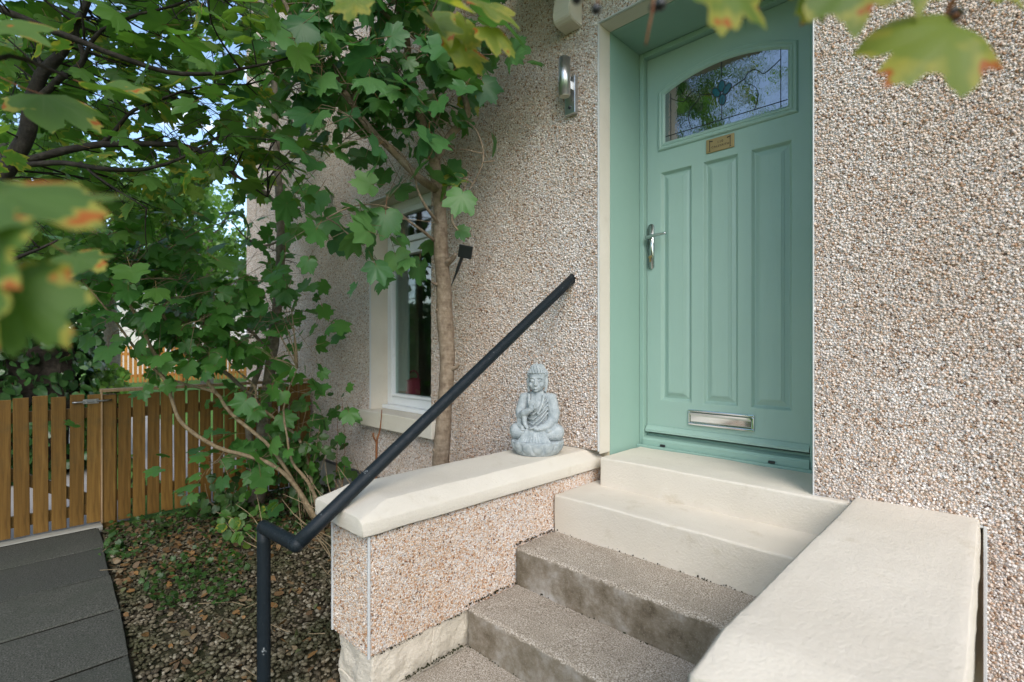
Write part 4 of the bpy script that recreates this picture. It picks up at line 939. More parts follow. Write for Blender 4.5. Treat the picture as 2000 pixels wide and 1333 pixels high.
# --- sycamore beside the window
leafy_tree('sycamore_tree', 'sycamore tree with a straight tan trunk growing in front of the window', 'tree',
    ([(-2.258, 1.737, -0.022), (-2.256, 1.739, 0.317), (-2.250, 1.744, 0.627), (-2.226, 1.768, 1.135), (-2.236, 1.758, 1.473), (-2.248, 1.746, 1.755), (-2.256, 1.739, 2.037), (-2.264, 1.703, 2.312), (-2.284, 1.683, 2.418)], [.058, .049, .045, .043, .043, .041, .036, .032, .026]),
    [([(-2.256, 1.711, 2.284), (-2.165, 1.744, 2.402), (-2.052, 1.770, 2.463), (-2.039, 1.727, 2.579), (-2.066, 1.645, 2.680), (-2.151, 1.534, 2.809), (-2.274, 1.414, 2.939), (-2.374, 1.316, 3.173)], [.026, .021, .018, .016, .014, .012, .010, .006]),
     ([(-2.272, 1.695, 2.340), (-2.285, 1.613, 2.540), (-2.314, 1.584, 2.761), (-2.334, 1.565, 3.008), (-2.396, 1.574, 3.488), (-2.524, 1.589, 4.147)], [.028, .024, .021, .018, .014, .008]),
     ([(-2.252, 1.715, 2.110), (-2.289, 1.567, 2.200), (-2.375, 1.371, 2.392), (-2.424, 1.295, 2.514), (-2.516, 1.205, 2.690), (-2.666, 1.101, 2.958), (-2.813, 1.027, 3.246)], [.024, .021, .018, .016, .014, .011, .007]),
     ([(-2.062, 1.747, 2.451), (-1.976, 1.760, 2.371), (-1.937, 1.771, 2.271), (-1.939, 1.769, 2.179), (-1.986, 1.751, 2.094), (-2.044, 1.722, 2.017), (-2.092, 1.703, 1.959), (-2.102, 1.707, 1.899), (-2.064, 1.731, 1.844), (-2.029, 1.751, 1.825)], [.006, .005, .004, .004, .004, .0045, .005, .006, .007, .006]),
     ([(-2.240, 1.754, 1.586), (-2.252, 1.701, 1.594), (-2.246, 1.679, 1.602)], [.016, .008, .004]), ([(-2.236, 1.758, 1.473), (-2.246, 1.706, 1.454)], [.014, .006]), ([(-2.226, 1.768, 1.135), (-2.166, 1.784, 1.147), (-2.149, 1.788, 1.170)], [.020, .011, .006]), ([(-2.236, 1.758, 0.937), (-2.248, 1.704, 0.952)], [.018, .009]), ([(-2.250, 1.744, 0.683), (-2.256, 1.697, 0.690)], [.018, .008]), ([(-2.248, 1.746, 1.699), (-2.172, 1.764, 1.734), (-2.145, 1.763, 1.756)], [.026, .014, .009]),
     ([(-1.935, 1.773, 2.197), (-1.879, 1.799, 2.196)], [.005, .003]), ([(-1.937, 1.771, 2.245), (-2.039, 1.727, 2.278), (-2.118, 1.706, 2.269)], [.004, .003, .002]),
     ([(-2.240, 1.726, 1.920), (-2.205, 1.621, 1.977), (-2.210, 1.560, 2.073), (-2.199, 1.543, 2.120)], [.010, .008, .006, .004]),
     ([(-2.256, 1.711, 1.836), (-2.236, 1.562, 1.892), (-2.244, 1.443, 1.951), (-2.338, 1.296, 1.961), (-2.438, 1.184, 1.900)], [.010, .007, .005, .004, .003])],
    [(-2.45, 1.23, 3.07), (-2.48, 1.20, 3.11), (-2.40, 1.59, 2.54), (-2.38, 1.19, 2.64), (-2.37, 1.16, 2.99), (-2.41, 1.60, 2.52), (-2.20, 1.39, 2.96), (-2.55, 1.51, 2.63), (-2.33, 1.52, 3.17), (-2.18, 1.31, 2.63), (-2.66, 1.47, 3.31), (-2.18, 1.41, 2.64), (-2.46, 1.62, 2.80), (-2.24, 1.44, 2.71), (-2.19, 1.28, 2.69), (-2.22, 1.15, 2.33), (-2.45, 1.13, 2.56), (-2.31, 1.31, 2.72), (-2.19, 1.50, 2.99), (-2.39, 1.18, 2.55), (-2.36, 1.25, 2.47), (-2.17, 1.25, 2.27), (-2.72, 1.27, 3.10), (-2.28, 1.34, 2.92), (-2.27, 1.11, 2.63), (-2.58, 1.57, 2.49), (-2.07, 1.28, 2.21), (-2.64, 1.36, 2.38), (-2.12, 1.59, 2.44), (-1.88, 1.61, 2.75), (-2.04, 1.55, 2.89), (-1.79, 1.61, 2.69), (-2.27, 1.52, 2.96), (-1.98, 1.47, 2.74), (-1.84, 1.66, 2.68), (-2.09, 1.40, 2.89), (-1.88, 1.54, 2.81), (-2.20, 1.70, 2.95), (-2.25, 1.54, 2.73), (-2.08, 1.56, 2.39), (-2.00, 1.42, 2.65), (-2.19, 1.65, 2.93), (-1.83, 1.58, 2.60), (-2.04, 1.46, 2.79), (-2.03, 1.44, 2.40), (-2.86, 1.17, 2.67), (-2.78, 1.54, 3.21), (-2.79, 1.39, 2.83), (-2.53, 1.20, 3.18), (-2.83, 1.51, 2.80), (-2.92, 1.31, 2.96), (-2.67, 1.33, 2.75), (-2.52, 1.26, 2.76), (-2.34, 1.27, 2.50), (-2.66, 1.46, 2.67), (-2.60, 1.06, 2.56), (-2.32, 1.28, 2.70), (-2.83, 1.21, 2.90), (-2.47, 1.27, 2.56), (-2.54, 1.02, 2.51), (-2.76, 1.48, 3.42), (-2.33, 1.41, 1.83), (-2.33, 1.45, 2.02), (-2.49, 1.33, 1.84), (-2.29, 1.27, 1.90), (-2.50, 1.23, 1.91), (-2.22, 1.38, 1.88), (-2.05, 1.71, 2.13), (-2.89, 1.18, 3.58), (-2.47, 1.09, 3.60), (-1.83, 1.55, 3.71), (-1.96, 1.27, 2.99), (-2.84, 1.29, 3.88), (-2.46, 1.63, 4.08), (-2.23, 1.88, 4.54), (-2.73, 1.34, 4.22), (-2.05, 1.26, 3.19), (-1.71, 1.57, 3.77), (-2.26, 1.48, 3.94), (-1.61, 1.51, 3.17), (-2.37, 1.31, 3.67), (-1.78, 1.42, 3.42), (-2.33, 1.20, 3.27), (-2.08, 1.74, 3.29), (-1.96, 1.51, 3.48), (-2.60, 1.42, 3.52), (-1.90, 1.38, 3.52), (-2.10, 1.76, 4.01), (-2.25, 1.04, 3.86), (-2.22, 1.92, 4.42), (-2.22, 1.30, 3.54), (-2.06, 1.51, 4.08), (-1.96, 1.90, 4.21), (-2.02, 1.13, 3.55), (-2.88, 1.19, 3.45), (-2.50, 1.19, 3.64), (-2.34, 1.64, 3.42), (-1.93, 1.92, 4.28), (-2.16, 1.66, 3.55), (-2.58, 1.56, 3.91), (-1.89, 1.49, 3.71), (-2.73, 1.52, 3.95), (-1.84, 1.73, 3.76), (-1.91, 1.67, 3.89), (-2.66, 1.09, 4.10), (-1.98, 1.55, 3.51), (-1.66, 1.63, 3.35), (-2.97, 1.28, 3.52), (-1.77, 1.69, 3.49), (-2.34, 1.04, 3.76), (-2.36, 1.11, 3.84), (-2.37, 1.83, 4.02), (-2.17, 1.14, 3.45), (-2.41, 1.07, 4.06), (-2.92, 1.33, 4.64), (-2.55, 1.37, 3.44)], 'leaf_sycamore', 'bark_tan', .098, 5.4, .135, 11, 300)
# --- slim tree by the fence
leafy_tree('slim_tree', 'slim grey-stemmed tree rising by the fence at the house corner', 'tree',
    ([(-4.172, 1.448, -0.006), (-4.138, 1.481, 0.567), (-4.087, 1.530, 1.159), (-4.045, 1.572, 1.712), (-4.037, 1.580, 2.226), (-4.059, 1.558, 2.739), (-4.070, 1.547, 3.213), (-4.087, 1.530, 3.766), (-4.104, 1.514, 4.556)], [.060, .048, .040, .036, .030, .026, .022, .016, .008]),
    [([(-4.158, 1.461, 0.132), (-4.153, 1.397, 0.459), (-4.142, 1.408, 0.888), (-4.084, 1.491, 1.239)], [.040, .030, .025, .018]),
     ([(-4.045, 1.572, 2.344), (-4.119, 1.429, 2.467), (-4.232, 1.250, 2.567), (-4.395, 1.021, 2.684)], [.014, .012, .009, .005]), ([(-4.039, 1.577, 2.068), (-4.014, 1.393, 2.000), (-4.041, 1.227, 2.165)], [.010, .007, .004]),
     ([(-4.087, 1.530, 1.159), (-4.068, 1.340, 1.392), (-4.060, 1.068, 1.313), (-4.098, 0.892, 1.382)], [.014, .011, .008, .004]), ([(-4.105, 1.443, 0.810), (-4.150, 1.260, 1.031), (-4.226, 1.046, 1.203), (-4.241, 0.892, 1.529)], [.018, .014, .010, .006]),
     ([(-4.054, 1.563, 2.621), (-3.823, 1.578, 2.722), (-3.643, 1.614, 2.794)], [.008, .006, .004])],
    [(-4.63, 1.87, 2.77), (-4.27, 1.86, 2.62), (-4.39, 1.74, 2.61), (-4.72, 1.68, 3.31), (-4.27, 1.51, 3.20), (-4.16, 1.81, 3.07), (-4.25, 1.67, 2.42), (-4.23, 1.41, 2.80), (-4.97, 1.44, 3.31), (-4.30, 1.82, 3.14), (-4.29, 1.51, 2.54), (-4.40, 1.87, 2.34), (-4.12, 1.84, 2.35), (-4.31, 1.85, 2.50), (-5.05, 1.42, 2.80), (-4.51, 1.70, 3.38), (-4.76, 1.47, 2.49), (-4.70, 1.50, 2.44), (-4.50, 1.56, 1.51), (-4.21, 1.73, 1.46), (-4.24, 1.64, 1.70), (-3.98, 1.68, 1.90), (-4.24, 1.65, 1.80), (-4.16, 1.56, 1.99), (-4.60, 1.47, 1.56), (-4.40, 1.70, 2.16), (-3.79, 1.61, 3.87), (-4.15, 1.78, 3.95), (-4.30, 1.14, 3.56), (-4.23, 1.49, 4.56), (-4.24, 1.86, 3.82), (-4.50, 1.43, 4.30), (-4.92, 1.32, 4.42), (-4.01, 1.64, 3.47), (-4.30, 1.70, 3.72), (-4.04, 1.39, 4.35), (-3.92, 1.72, 3.36), (-4.21, 1.72, 4.28), (-4.15, 1.78, 4.41), (-4.15, 1.28, 3.88), (-4.72, 1.47, 4.60), (-4.26, 1.22, 3.55), (-3.75, 1.73, 4.39), (-4.60, 1.38, 3.48), (-3.82, 1.68, 3.93), (-4.72, 1.53, 4.36), (-4.74, 1.39, 4.64), (-4.42, 1.25, 3.31), (-4.51, 1.67, 4.00), (-4.36, 1.21, 3.45), (-4.32, 1.73, 4.94), (-4.20, 1.24, 4.31), (-4.57, 1.12, 1.53), (-4.46, 1.23, 1.51), (-4.62, 1.05, 1.60), (-4.32, 1.36, 1.33), (-4.55, 0.98, 1.21), (-4.05, 1.14, 1.25), (-4.39, 1.01, 1.62), (-4.21, 1.13, 1.41), (-4.31, 1.25, 1.25), (-4.33, 0.93, 1.60), (-3.95, 1.65, 1.42), (-3.92, 1.73, 1.52)], 'leaf_shrub', 'bark_grey', .086, 5.6, .15, 12, 300)
# --- arching shrub in the corner bed
leafy_tree('arching_shrub', 'multi-stemmed shrub with pale bare stems arching left over the fence', 'shrub',
    ([(-3.289, 1.569, -0.006), (-3.348, 1.484, 0.206), (-3.405, 1.372, 0.403), (-3.469, 1.226, 0.524), (-3.556, 1.001, 0.624), (-3.615, 0.832, 0.783), (-3.638, 0.781, 0.926), (-3.654, 0.737, 1.070), (-3.692, 0.673, 1.157), (-3.751, 0.588, 1.294), (-3.821, 0.463, 1.516), (-3.920, 0.366, 1.666)], [.018, .016, .014, .013, .012, .011, .010, .010, .009, .007, .005, .003]),
    [([(-3.331, 1.528, 0.080), (-3.455, 1.323, 0.544), (-3.587, 1.083, 0.837), (-3.623, 1.019, 0.954), (-3.701, 0.860, 1.020), (-3.740, 0.765, 1.065)], [.014, .012, .011, .010, .008, .007]),
     ([(-3.623, 1.019, 0.954), (-3.689, 0.927, 1.114), (-3.724, 0.838, 1.273), (-3.788, 0.719, 1.539), (-3.818, 0.606, 1.710)], [.012, .011, .009, .007, .004]),
     ([(-3.358, 1.558, 0.135), (-3.471, 1.503, 0.577), (-3.536, 1.411, 0.713), (-3.624, 1.270, 0.864), (-3.641, 1.254, 0.984), (-3.701, 1.139, 1.131), (-3.790, 0.997, 1.378)], [.011, .010, .009, .008, .007, .005, .003]),
     ([(-3.740, 0.765, 1.065), (-3.718, 0.703, 1.214), (-3.753, 0.613, 1.460), (-3.831, 0.509, 1.656), (-3.877, 0.408, 1.786)], [.012, .010, .009, .007, .004]),
     ([(-3.251, 1.578, 0.053), (-3.249, 1.440, 0.386), (-3.320, 1.371, 0.518), (-3.353, 1.338, 0.848), (-3.297, 1.394, 1.112)], [.012, .010, .008, .006, .003])],
    [(-3.46, 0.90, 1.41), (-3.70, 0.68, 1.38), (-4.33, 0.53, 1.99), (-3.63, 0.96, 1.42), (-4.25, 0.53, 1.89), (-3.78, 0.72, 1.97), (-3.78, 0.78, 1.82), (-4.23, 0.60, 2.10), (-4.19, 0.72, 1.72), (-3.82, 0.80, 1.39), (-4.07, 0.61, 1.65), (-3.42, 0.80, 1.54), (-3.59, 0.72, 1.50), (-3.94, 0.49, 1.93), (-3.92, 0.79, 1.87), (-4.13, 0.61, 1.85), (-4.04, 0.90, 1.41), (-3.98, 0.66, 1.85), (-3.99, 0.89, 1.86), (-3.73, 0.57, 1.72), (-3.83, 1.15, 1.69), (-4.09, 0.59, 1.58), (-4.35, 0.55, 1.52), (-4.27, 0.56, 1.42), (-3.57, 0.84, 1.68), (-4.34, 0.55, 1.77), (-3.83, 0.60, 1.73), (-3.90, 1.00, 1.41), (-3.60, 0.61, 1.74), (-3.99, 0.88, 1.49), (-3.78, 0.49, 1.74), (-3.70, 0.73, 1.43), (-3.75, 1.09, 1.41), (-4.27, 0.66, 1.44), (-3.16, 1.04, 2.01), (-3.88, 0.67, 1.71), (-4.18, 0.56, 1.64), (-3.73, 0.90, 1.72), (-3.62, 0.92, 2.03), (-4.21, 0.60, 2.04), (-3.76, 0.67, 1.82), (-3.82, 0.89, 2.02), (-3.84, 0.50, 1.40), (-3.56, 0.97, 1.69), (-4.09, 0.71, 1.85), (-3.61, 0.79, 1.68), (-3.69, 0.89, 1.96), (-3.74, 0.92, 1.70), (-3.81, 1.15, 1.59), (-3.73, 1.22, 1.22), (-3.59, 0.99, 1.48), (-3.68, 0.92, 1.50), (-3.73, 0.85, 1.38), (-3.65, 0.95, 1.27), (-3.36, 1.24, 1.18), (-3.28, 1.19, 1.57), (-3.15, 1.26, 1.66), (-3.49, 1.29, 1.71), (-3.50, 1.05, 1.55), (-3.26, 1.29, 1.44), (-3.59, 0.99, 1.22), (-3.71, 0.76, 1.19), (-4.16, 0.83, 1.73), (-3.72, 1.02, 1.22), (-3.30, 1.31, 1.48), (-3.48, 1.14, 1.70), (-3.49, 1.20, 1.33), (-3.48, 1.35, 1.42), (-3.67, 0.97, 1.64), (-3.73, 0.85, 1.68), (-4.06, 0.54, 1.31), (-3.72, 0.70, 1.16), (-3.88, 0.79, 1.44), (-3.86, 0.77, 1.12), (-3.68, 1.42, 0.81), (-3.56, 1.49, 0.70), (-3.42, 1.46, 0.95), (-3.99, 1.07, 0.45), (-3.48, 1.32, 0.99), (-3.65, 1.25, 0.48), (-3.88, 1.29, 0.82), (-3.67, 1.04, 0.52), (-3.58, 1.38, 0.56), (-3.43, 1.34, 0.96), (-3.86, 1.24, 0.95), (-3.86, 1.39, 0.61), (-3.75, 1.49, 0.49), (-3.42, 1.47, 0.59), (-3.81, 1.33, 0.54), (-3.56, 1.51, 0.56)], 'leaf_shrub', 'bark_pale', .082, 5.4, .14, 13, 300, upw=.8, limbmat='bark_pale')
# --- dark tree leaning in from the left
leafy_tree('leaning_tree', 'dark-barked tree leaning in from the left with yellowing leaves', 'tree',
    ([(-3.772, -0.607, -0.024), (-3.713, -0.480, 0.644), (-3.615, -0.314, 1.252), (-3.506, -0.124, 1.723), (-3.394, 0.041, 2.043), (-3.311, 0.122, 2.223), (-3.287, 0.145, 2.391), (-3.256, 0.176, 2.523), (-3.196, 0.234, 2.619), (-3.136, 0.293, 2.763), (-3.068, 0.360, 3.027), (-3.016, 0.410, 3.603)], [.075, .066, .056, .046, .038, .033, .030, .026, .022, .018, .013, .007]),
    [([(-3.325, 0.109, 2.127), (-3.205, 0.226, 2.158), (-3.076, 0.380, 2.216), (-2.886, 0.607, 2.223), (-2.820, 0.742, 2.200), (-2.802, 0.898, 2.107), (-2.813, 1.027, 2.045)], [.020, .018, .015, .012, .010, .007, .004]),
     ([(-3.317, 0.117, 2.115), (-3.144, 0.257, 2.103), (-2.932, 0.436, 2.070), (-2.780, 0.585, 2.105), (-2.672, 0.745, 2.235)], [.014, .012, .010, .007, .004]),
     ([(-3.280, 0.152, 2.391), (-3.178, 0.224, 2.489), (-3.067, 0.304, 2.573), (-3.058, 0.286, 2.702), (-2.973, 0.313, 2.816)], [.018, .015, .012, .010, .006]),
     ([(-2.871, -0.007, 2.654), (-2.828, 0.035, 2.584), (-2.752, 0.179, 2.525), (-2.624, 0.374, 2.450), (-2.544, 0.591, 2.429), (-2.429, 0.843, 2.517), (-2.348, 0.993, 2.591)], [.016, .015, .013, .011, .009, .006, .003]),
     ([(-3.076, 0.380, 2.216), (-2.964, 0.461, 2.343), (-2.838, 0.556, 2.405), (-2.707, 0.712, 2.475), (-2.569, 0.846, 2.487)], [.010, .008, .006, .005, .003]),
     ([(-3.093, 0.307, 2.108), (-2.983, 0.387, 2.006), (-2.896, 0.528, 1.899)], [.007, .005, .003]), ([(-3.084, 0.288, 2.526), (-2.923, 0.361, 2.678), (-2.759, 0.522, 2.770), (-2.545, 0.730, 2.839)], [.010, .008, .006, .004]),
     ([(-3.506, -0.124, 1.723), (-3.174, -0.023, 1.604), (-2.910, 0.095, 1.631), (-2.804, 0.198, 1.694)], [.014, .010, .007, .004]), ([(-3.615, -0.314, 1.252), (-2.932, -0.346, 1.580), (-2.390, -0.236, 1.978), (-2.080, -0.074, 2.295)], [.03, .025, .02, .01])],
    [(-2.44, 0.72, 2.74), (-2.56, 1.04, 2.27), (-3.88, 0.47, 2.53), (-3.88, 0.58, 2.56), (-2.54, 0.69, 2.68), (-3.79, 0.48, 2.95), (-3.39, 0.99, 3.25), (-3.03, 0.38, 2.45), (-3.95, 0.44, 3.29), (-3.34, 0.56, 3.25), (-3.36, 0.68, 2.71), (-2.79, 0.88, 2.23), (-2.73, 0.79, 2.97), (-3.23, 0.44, 2.29), (-2.84, 0.90, 2.29), (-3.36, 0.55, 3.01), (-3.68, 0.79, 3.48), (-3.73, 0.84, 2.60), (-2.99, 0.41, 2.88), (-3.21, 0.75, 2.37), (-2.94, 1.08, 2.93), (-3.62, 0.41, 2.90), (-3.33, 1.25, 3.27), (-3.22, 1.13, 3.32), (-3.01, 1.20, 2.33), (-3.42, 0.73, 2.79), (-3.52, 1.00, 3.36), (-2.87, 0.75, 3.06), (-2.91, 0.38, 2.54), (-3.53, 0.91, 3.21), (-3.29, 1.11, 3.31), (-3.58, 0.98, 3.28), (-3.67, 0.41, 2.92), (-2.86, 0.58, 2.37), (-2.40, 0.99, 2.12), (-2.38, 0.80, 2.62), (-3.32, 0.55, 2.48), (-2.71, 0.69, 2.90), (-3.66, 0.76, 2.92), (-3.71, 0.86, 3.21), (-3.36, 1.04, 2.62), (-2.66, 0.65, 2.73), (-3.50, 1.04, 2.67), (-2.80, 1.09, 2.74), (-2.64, 1.08, 3.10), (-3.24, 0.85, 2.70), (-3.00, 0.64, 2.96), (-2.64, 0.76, 2.65), (-2.91, 0.69, 2.46), (-3.58, 0.65, 2.94), (-2.88, 0.35, 2.33), (-3.20, 1.22, 3.31), (-3.17, 0.38, 2.61), (-2.49, 0.84, 2.28), (-3.38, 0.42, 2.46), (-3.07, 0.64, 2.82), (-2.62, 0.71, 2.63), (-3.50, 0.84, 2.32), (-2.90, 0.92, 2.27), (-2.73, 0.56, 2.25), (-3.08, 1.03, 3.22), (-2.58, 0.65, 2.25), (-2.45, 0.74, 2.19), (-3.29, 1.01, 3.15), (-2.66, 1.10, 3.21), (-3.67, 0.91, 2.39), (-3.38, 0.40, 3.07), (-2.97, 1.03, 2.46), (-3.23, 1.27, 2.58), (-3.32, 0.96, 3.17), (-2.58, 0.82, 2.15), (-3.17, 0.37, 2.76), (-3.37, 0.72, 3.31), (-2.69, 0.61, 2.72), (-3.53, 0.95, 3.45), (-2.82, 0.52, 2.16), (-3.26, 0.70, 2.46), (-2.75, 0.64, 2.19), (-2.62, 0.96, 2.61), (-3.43, 0.70, 3.08), (-3.38, 0.78, 2.81), (-2.62, 0.97, 2.43), (-3.50, 1.05, 2.75), (-3.56, 0.76, 2.86), (-3.43, 0.68, 3.01), (-3.04, 0.64, 2.31), (-2.67, 1.12, 2.24), (-3.19, 0.74, 2.59), (-3.51, 0.97, 3.08), (-3.11, 1.19, 2.55), (-3.98, 0.12, 3.26), (-4.13, 0.11, 3.14), (-3.85, 0.10, 2.86), (-3.73, 0.39, 3.29), (-4.00, 0.18, 3.00), (-3.79, 0.25, 2.82), (-3.42, 0.24, 2.66), (-4.22, 0.32, 3.09), (-3.78, 0.09, 2.67), (-4.00, 0.29, 2.51), (-3.54, 0.24, 2.24), (-3.84, 0.43, 2.95), (-3.61, 0.09, 3.13), (-4.48, 0.12, 2.79), (-4.17, 0.33, 2.44), (-3.76, 0.36, 3.34), (-4.22, 0.17, 2.99), (-4.42, 0.08, 2.67), (-3.60, 0.07, 3.01), (-3.78, 0.42, 3.34), (-3.94, 0.39, 3.29), (-3.90, 0.17, 2.64), (-4.01, 0.10, 2.37), (-4.21, 0.46, 2.90), (-3.26, 0.24, 3.01), (-4.02, 0.44, 2.75), (-3.98, 0.37, 3.07), (-3.87, 0.29, 3.33), (-4.04, 0.42, 2.88), (-4.05, 0.07, 2.91), (-3.85, 0.25, 2.42), (-4.05, 0.27, 2.87), (-3.61, 0.24, 2.83), (-3.98, 0.39, 3.08), (-3.53, 0.21, 1.73), (-4.09, 0.35, 2.14), (-3.27, 0.49, 2.05), (-3.20, 0.49, 1.96), (-4.08, 0.13, 1.92), (-3.44, 0.57, 2.19), (-3.62, 0.13, 1.91), (-3.50, 0.18, 1.91), (-3.25, 0.53, 2.10), (-3.30, 0.51, 2.06), (-3.76, 0.60, 2.02), (-3.04, 0.55, 1.72), (-3.52, 0.29, 1.98), (-3.80, 0.68, 2.13), (-4.08, 0.10, 2.05), (-3.84, 0.62, 2.08), (-3.49, 0.22, 2.00), (-4.11, 0.18, 2.05), (-3.80, 0.17, 1.99), (-3.61, 0.74, 2.06), (-3.35, 0.18, 1.74), (-3.92, 0.15, 1.94), (-3.50, 0.38, 1.91), (-3.63, 0.49, 2.06), (-3.35, 0.67, 4.19), (-1.91, 0.52, 2.52), (-2.55, 0.12, 3.33), (-2.41, 0.17, 2.76), (-3.59, 0.90, 3.79), (-3.20, 0.72, 4.24), (-3.65, 0.44, 4.28), (-4.29, 0.02, 3.68), (-4.02, 0.13, 4.50), (-4.60, -0.29, 4.63), (-3.30, -0.11, 3.62), (-2.49, 0.51, 3.56), (-4.44, -0.42, 4.23), (-3.75, 0.58, 4.03), (-4.21, -0.46, 4.01), (-2.75, 0.05, 2.72), (-2.79, 1.03, 3.55), (-2.25, 0.80, 3.37), (-3.96, 0.20, 3.74), (-3.31, 0.50, 3.46), (-3.37, 0.81, 4.54), (-2.35, 0.23, 3.13), (-2.73, 0.38, 3.61), (-2.55, 0.27, 3.40), (-4.62, -0.43, 4.25), (-2.68, -0.08, 3.19), (-2.38, 0.33, 2.88), (-2.01, 0.54, 3.36), (-2.72, -0.23, 2.70), (-2.45, 0.51, 3.51), (-3.44, -0.29, 3.06), (-2.64, 0.92, 3.44), (-3.40, 0.21, 3.61), (-1.95, 0.73, 3.30), (-2.65, 1.06, 3.54), (-2.62, 0.17, 3.55), (-2.91, 0.74, 3.97), (-2.25, 0.17, 3.12), (-3.15, -0.30, 2.97), (-3.70, 0.32, 3.85), (-4.30, -0.27, 4.03), (-3.20, 0.54, 3.80), (-2.80, 0.69, 3.19), (-4.17, -0.35, 4.24), (-3.29, 0.59, 3.92), (-3.30, -0.14, 3.48), (-2.71, -0.13, 1.44), (-4.18, -0.66, 2.47), (-2.67, 0.00, 2.57), (-3.38, -0.33, 1.57), (-3.70, -0.39, 1.48), (-3.77, -0.07, 1.78), (-3.13, -0.19, 1.72), (-3.88, -0.24, 1.56), (-2.98, -0.05, 1.85), (-4.10, -0.44, 2.48), (-3.42, -0.22, 1.73), (-3.21, -0.50, 2.09), (-2.74, -0.01, 1.80), (-3.29, -0.30, 1.57), (-2.99, -0.17, 2.24), (-3.37, -0.15, 2.62), (-3.08, -0.09, 1.43), (-3.67, -0.27, 1.45), (-2.42, -0.06, 1.90), (-3.38, -0.11, 2.80), (-3.63, -0.46, 1.71), (-2.89, -0.26, 2.03), (-1.50, -0.63, 4.46), (-2.82, -1.27, 3.68), (-2.52, -0.12, 3.63), (-2.22, -0.27, 3.80), (-2.56, -1.05, 3.55), (-2.13, -0.63, 3.72), (-2.16, -0.70, 4.19), (-2.63, -1.03, 4.38), (-1.97, -0.39, 3.84), (-2.13, -0.84, 4.18), (-1.57, -0.71, 3.96), (-1.95, -0.70, 3.87), (-2.97, -0.32, 4.01), (-1.73, -0.89, 4.38), (-1.79, -1.02, 4.28), (-2.94, -0.53, 4.28), (-1.92, -0.95, 3.85), (-2.73, -0.22, 4.09), (-1.83, -0.71, 3.93), (-1.59, -0.18, 4.24), (-2.02, -0.23, 3.82), (-2.52, -0.36, 4.17), (-1.85, -0.44, 3.90), (-2.82, -0.37, 4.37), (-2.20, -0.92, 4.35), (-2.72, -1.07, 4.08), (-2.28, -0.39, 3.52), (-1.60, -0.96, 4.00), (-2.96, -0.85, 4.01), (-1.58, -1.07, 3.63), (-1.70, -0.19, 4.00), (-2.23, -0.24, 3.96), (-2.32, -0.78, 3.74), (-2.59, -0.86, 3.57), (-2.31, -0.36, 4.37), (-2.81, -0.86, 4.37), (-1.57, -0.92, 3.68), (-1.74, -0.95, 4.16), (-1.61, -1.00, 3.80), (-2.15, -1.20, 4.01), (-2.14, -0.78, 4.24), (-2.00, -0.60, 4.32), (-2.79, -1.09, 3.78), (-2.74, -0.22, 4.35), (-1.66, -0.83, 4.35), (-1.60, -0.38, 4.35), (-1.97, -1.29, 3.83), (-2.61, -0.66, 4.06), (-1.62, -0.99, 4.48), (-2.77, -0.36, 3.82), (-2.16, -0.56, 3.55), (-2.13, -0.51, 3.76), (-2.86, -0.57, 3.76), (-2.74, -1.01, 4.07), (-2.30, -0.84, 3.62), (-2.67, -0.56, 3.90), (-2.73, -0.32, 4.05), (-2.48, -0.13, 4.04), (-2.77, -0.73, 3.76), (-1.73, -0.36, 3.58)], 'leaf_left', 'bark_dark', .076, 6.0, .13, 14, 300, twig=.0035, upw=1.15)

# --- foliage close to the lens
UPV = np.array([0, 0, 1.])
def near_leaf(parent, pos, tip, nrm, s, k, mat='leaf_near'):
    t = tip[0] * RGT + tip[1] * UPV + tip[2] * FWD; n = nrm[0] * RGT + nrm[1] * UPV + nrm[2] * FWD
    M = orient(np.array([n]), np.array([t]))[0]; M[:3, 3] = pos
    key = (mat, k)
    if key not in LEAFOBJ: V, T, E, VN, MI = MAPLE_FINE[k]; LEAFOBJ[key] = np_mesh('leaf', V, T, MI, E, VN, [mat, 'twig_red'])
    o = bpy.data.objects.new('leaf', LEAFOBJ[key]); COL.objects.link(o); o.parent = parent; o.matrix_local = Matrix((M @ np.diag([s, s, s, 1])).tolist())
    for p in o.data.polygons: p.use_smooth = True
    return o
nb = empty('near_branch', (0, 0, 0), 0, 'blurred branch with large green leaves edged in orange close at left', 'branch')
tb = Tubes(); tb.add([(-1.55, -1.35, 1.30), (-1.15, -.80, 1.52), (-.82, -.42, 1.50), (-0.764, -0.047, 1.416), (-0.641, -0.011, 1.390)], [.012, .010, .007, .004, .003], 7); tb.build('branch', 'bark_dark', nb); tb = Tubes()
tb.add([(-1.15, -.80, 1.52), (-.95, -.35, 1.75), (-1.275, -0.057, 1.739), (-1.232, 0.027, 1.765), (-1.255, 0.103, 1.766)], [.008, .006, .005, .004, .003], 6); tb.build('branch', 'bark_dark', nb)
near_leaf(nb, (-0.507, 0.009, 1.377), (1, -.48, -.05), (.22, .86, -.46), .080, 0); near_leaf(nb, (-0.481, -0.008, 1.337), (.72, -.62, -.05), (-.1, .45, -.85), .048, 1)
near_leaf(nb, (-0.476, 0.011, 1.308), (.66, -.75, -.05), (.1, .35, -.9), .046, 2); near_leaf(nb, (-0.476, -0.004, 1.302), (.45, -.9, -.05), (-.2, .25, -.9), .040, 3)
near_leaf(nb, (-1.220, -0.003, 1.803), (1, -.22, 0), (.1, .85, -.5), .10, 1); near_leaf(nb, (-1.326, 0.075, 1.747), (1, -.36, 0), (.2, .82, -.5), .105, 2); near_leaf(nb, (-1.386, 0.184, 1.817), (1, -.3, .1), (.1, .86, -.45), .085, 3)
near_leaf(nb, (-0.810, 0.076, 1.374), (.9, -.55, 0), (.2, .75, -.55), .042, 0)
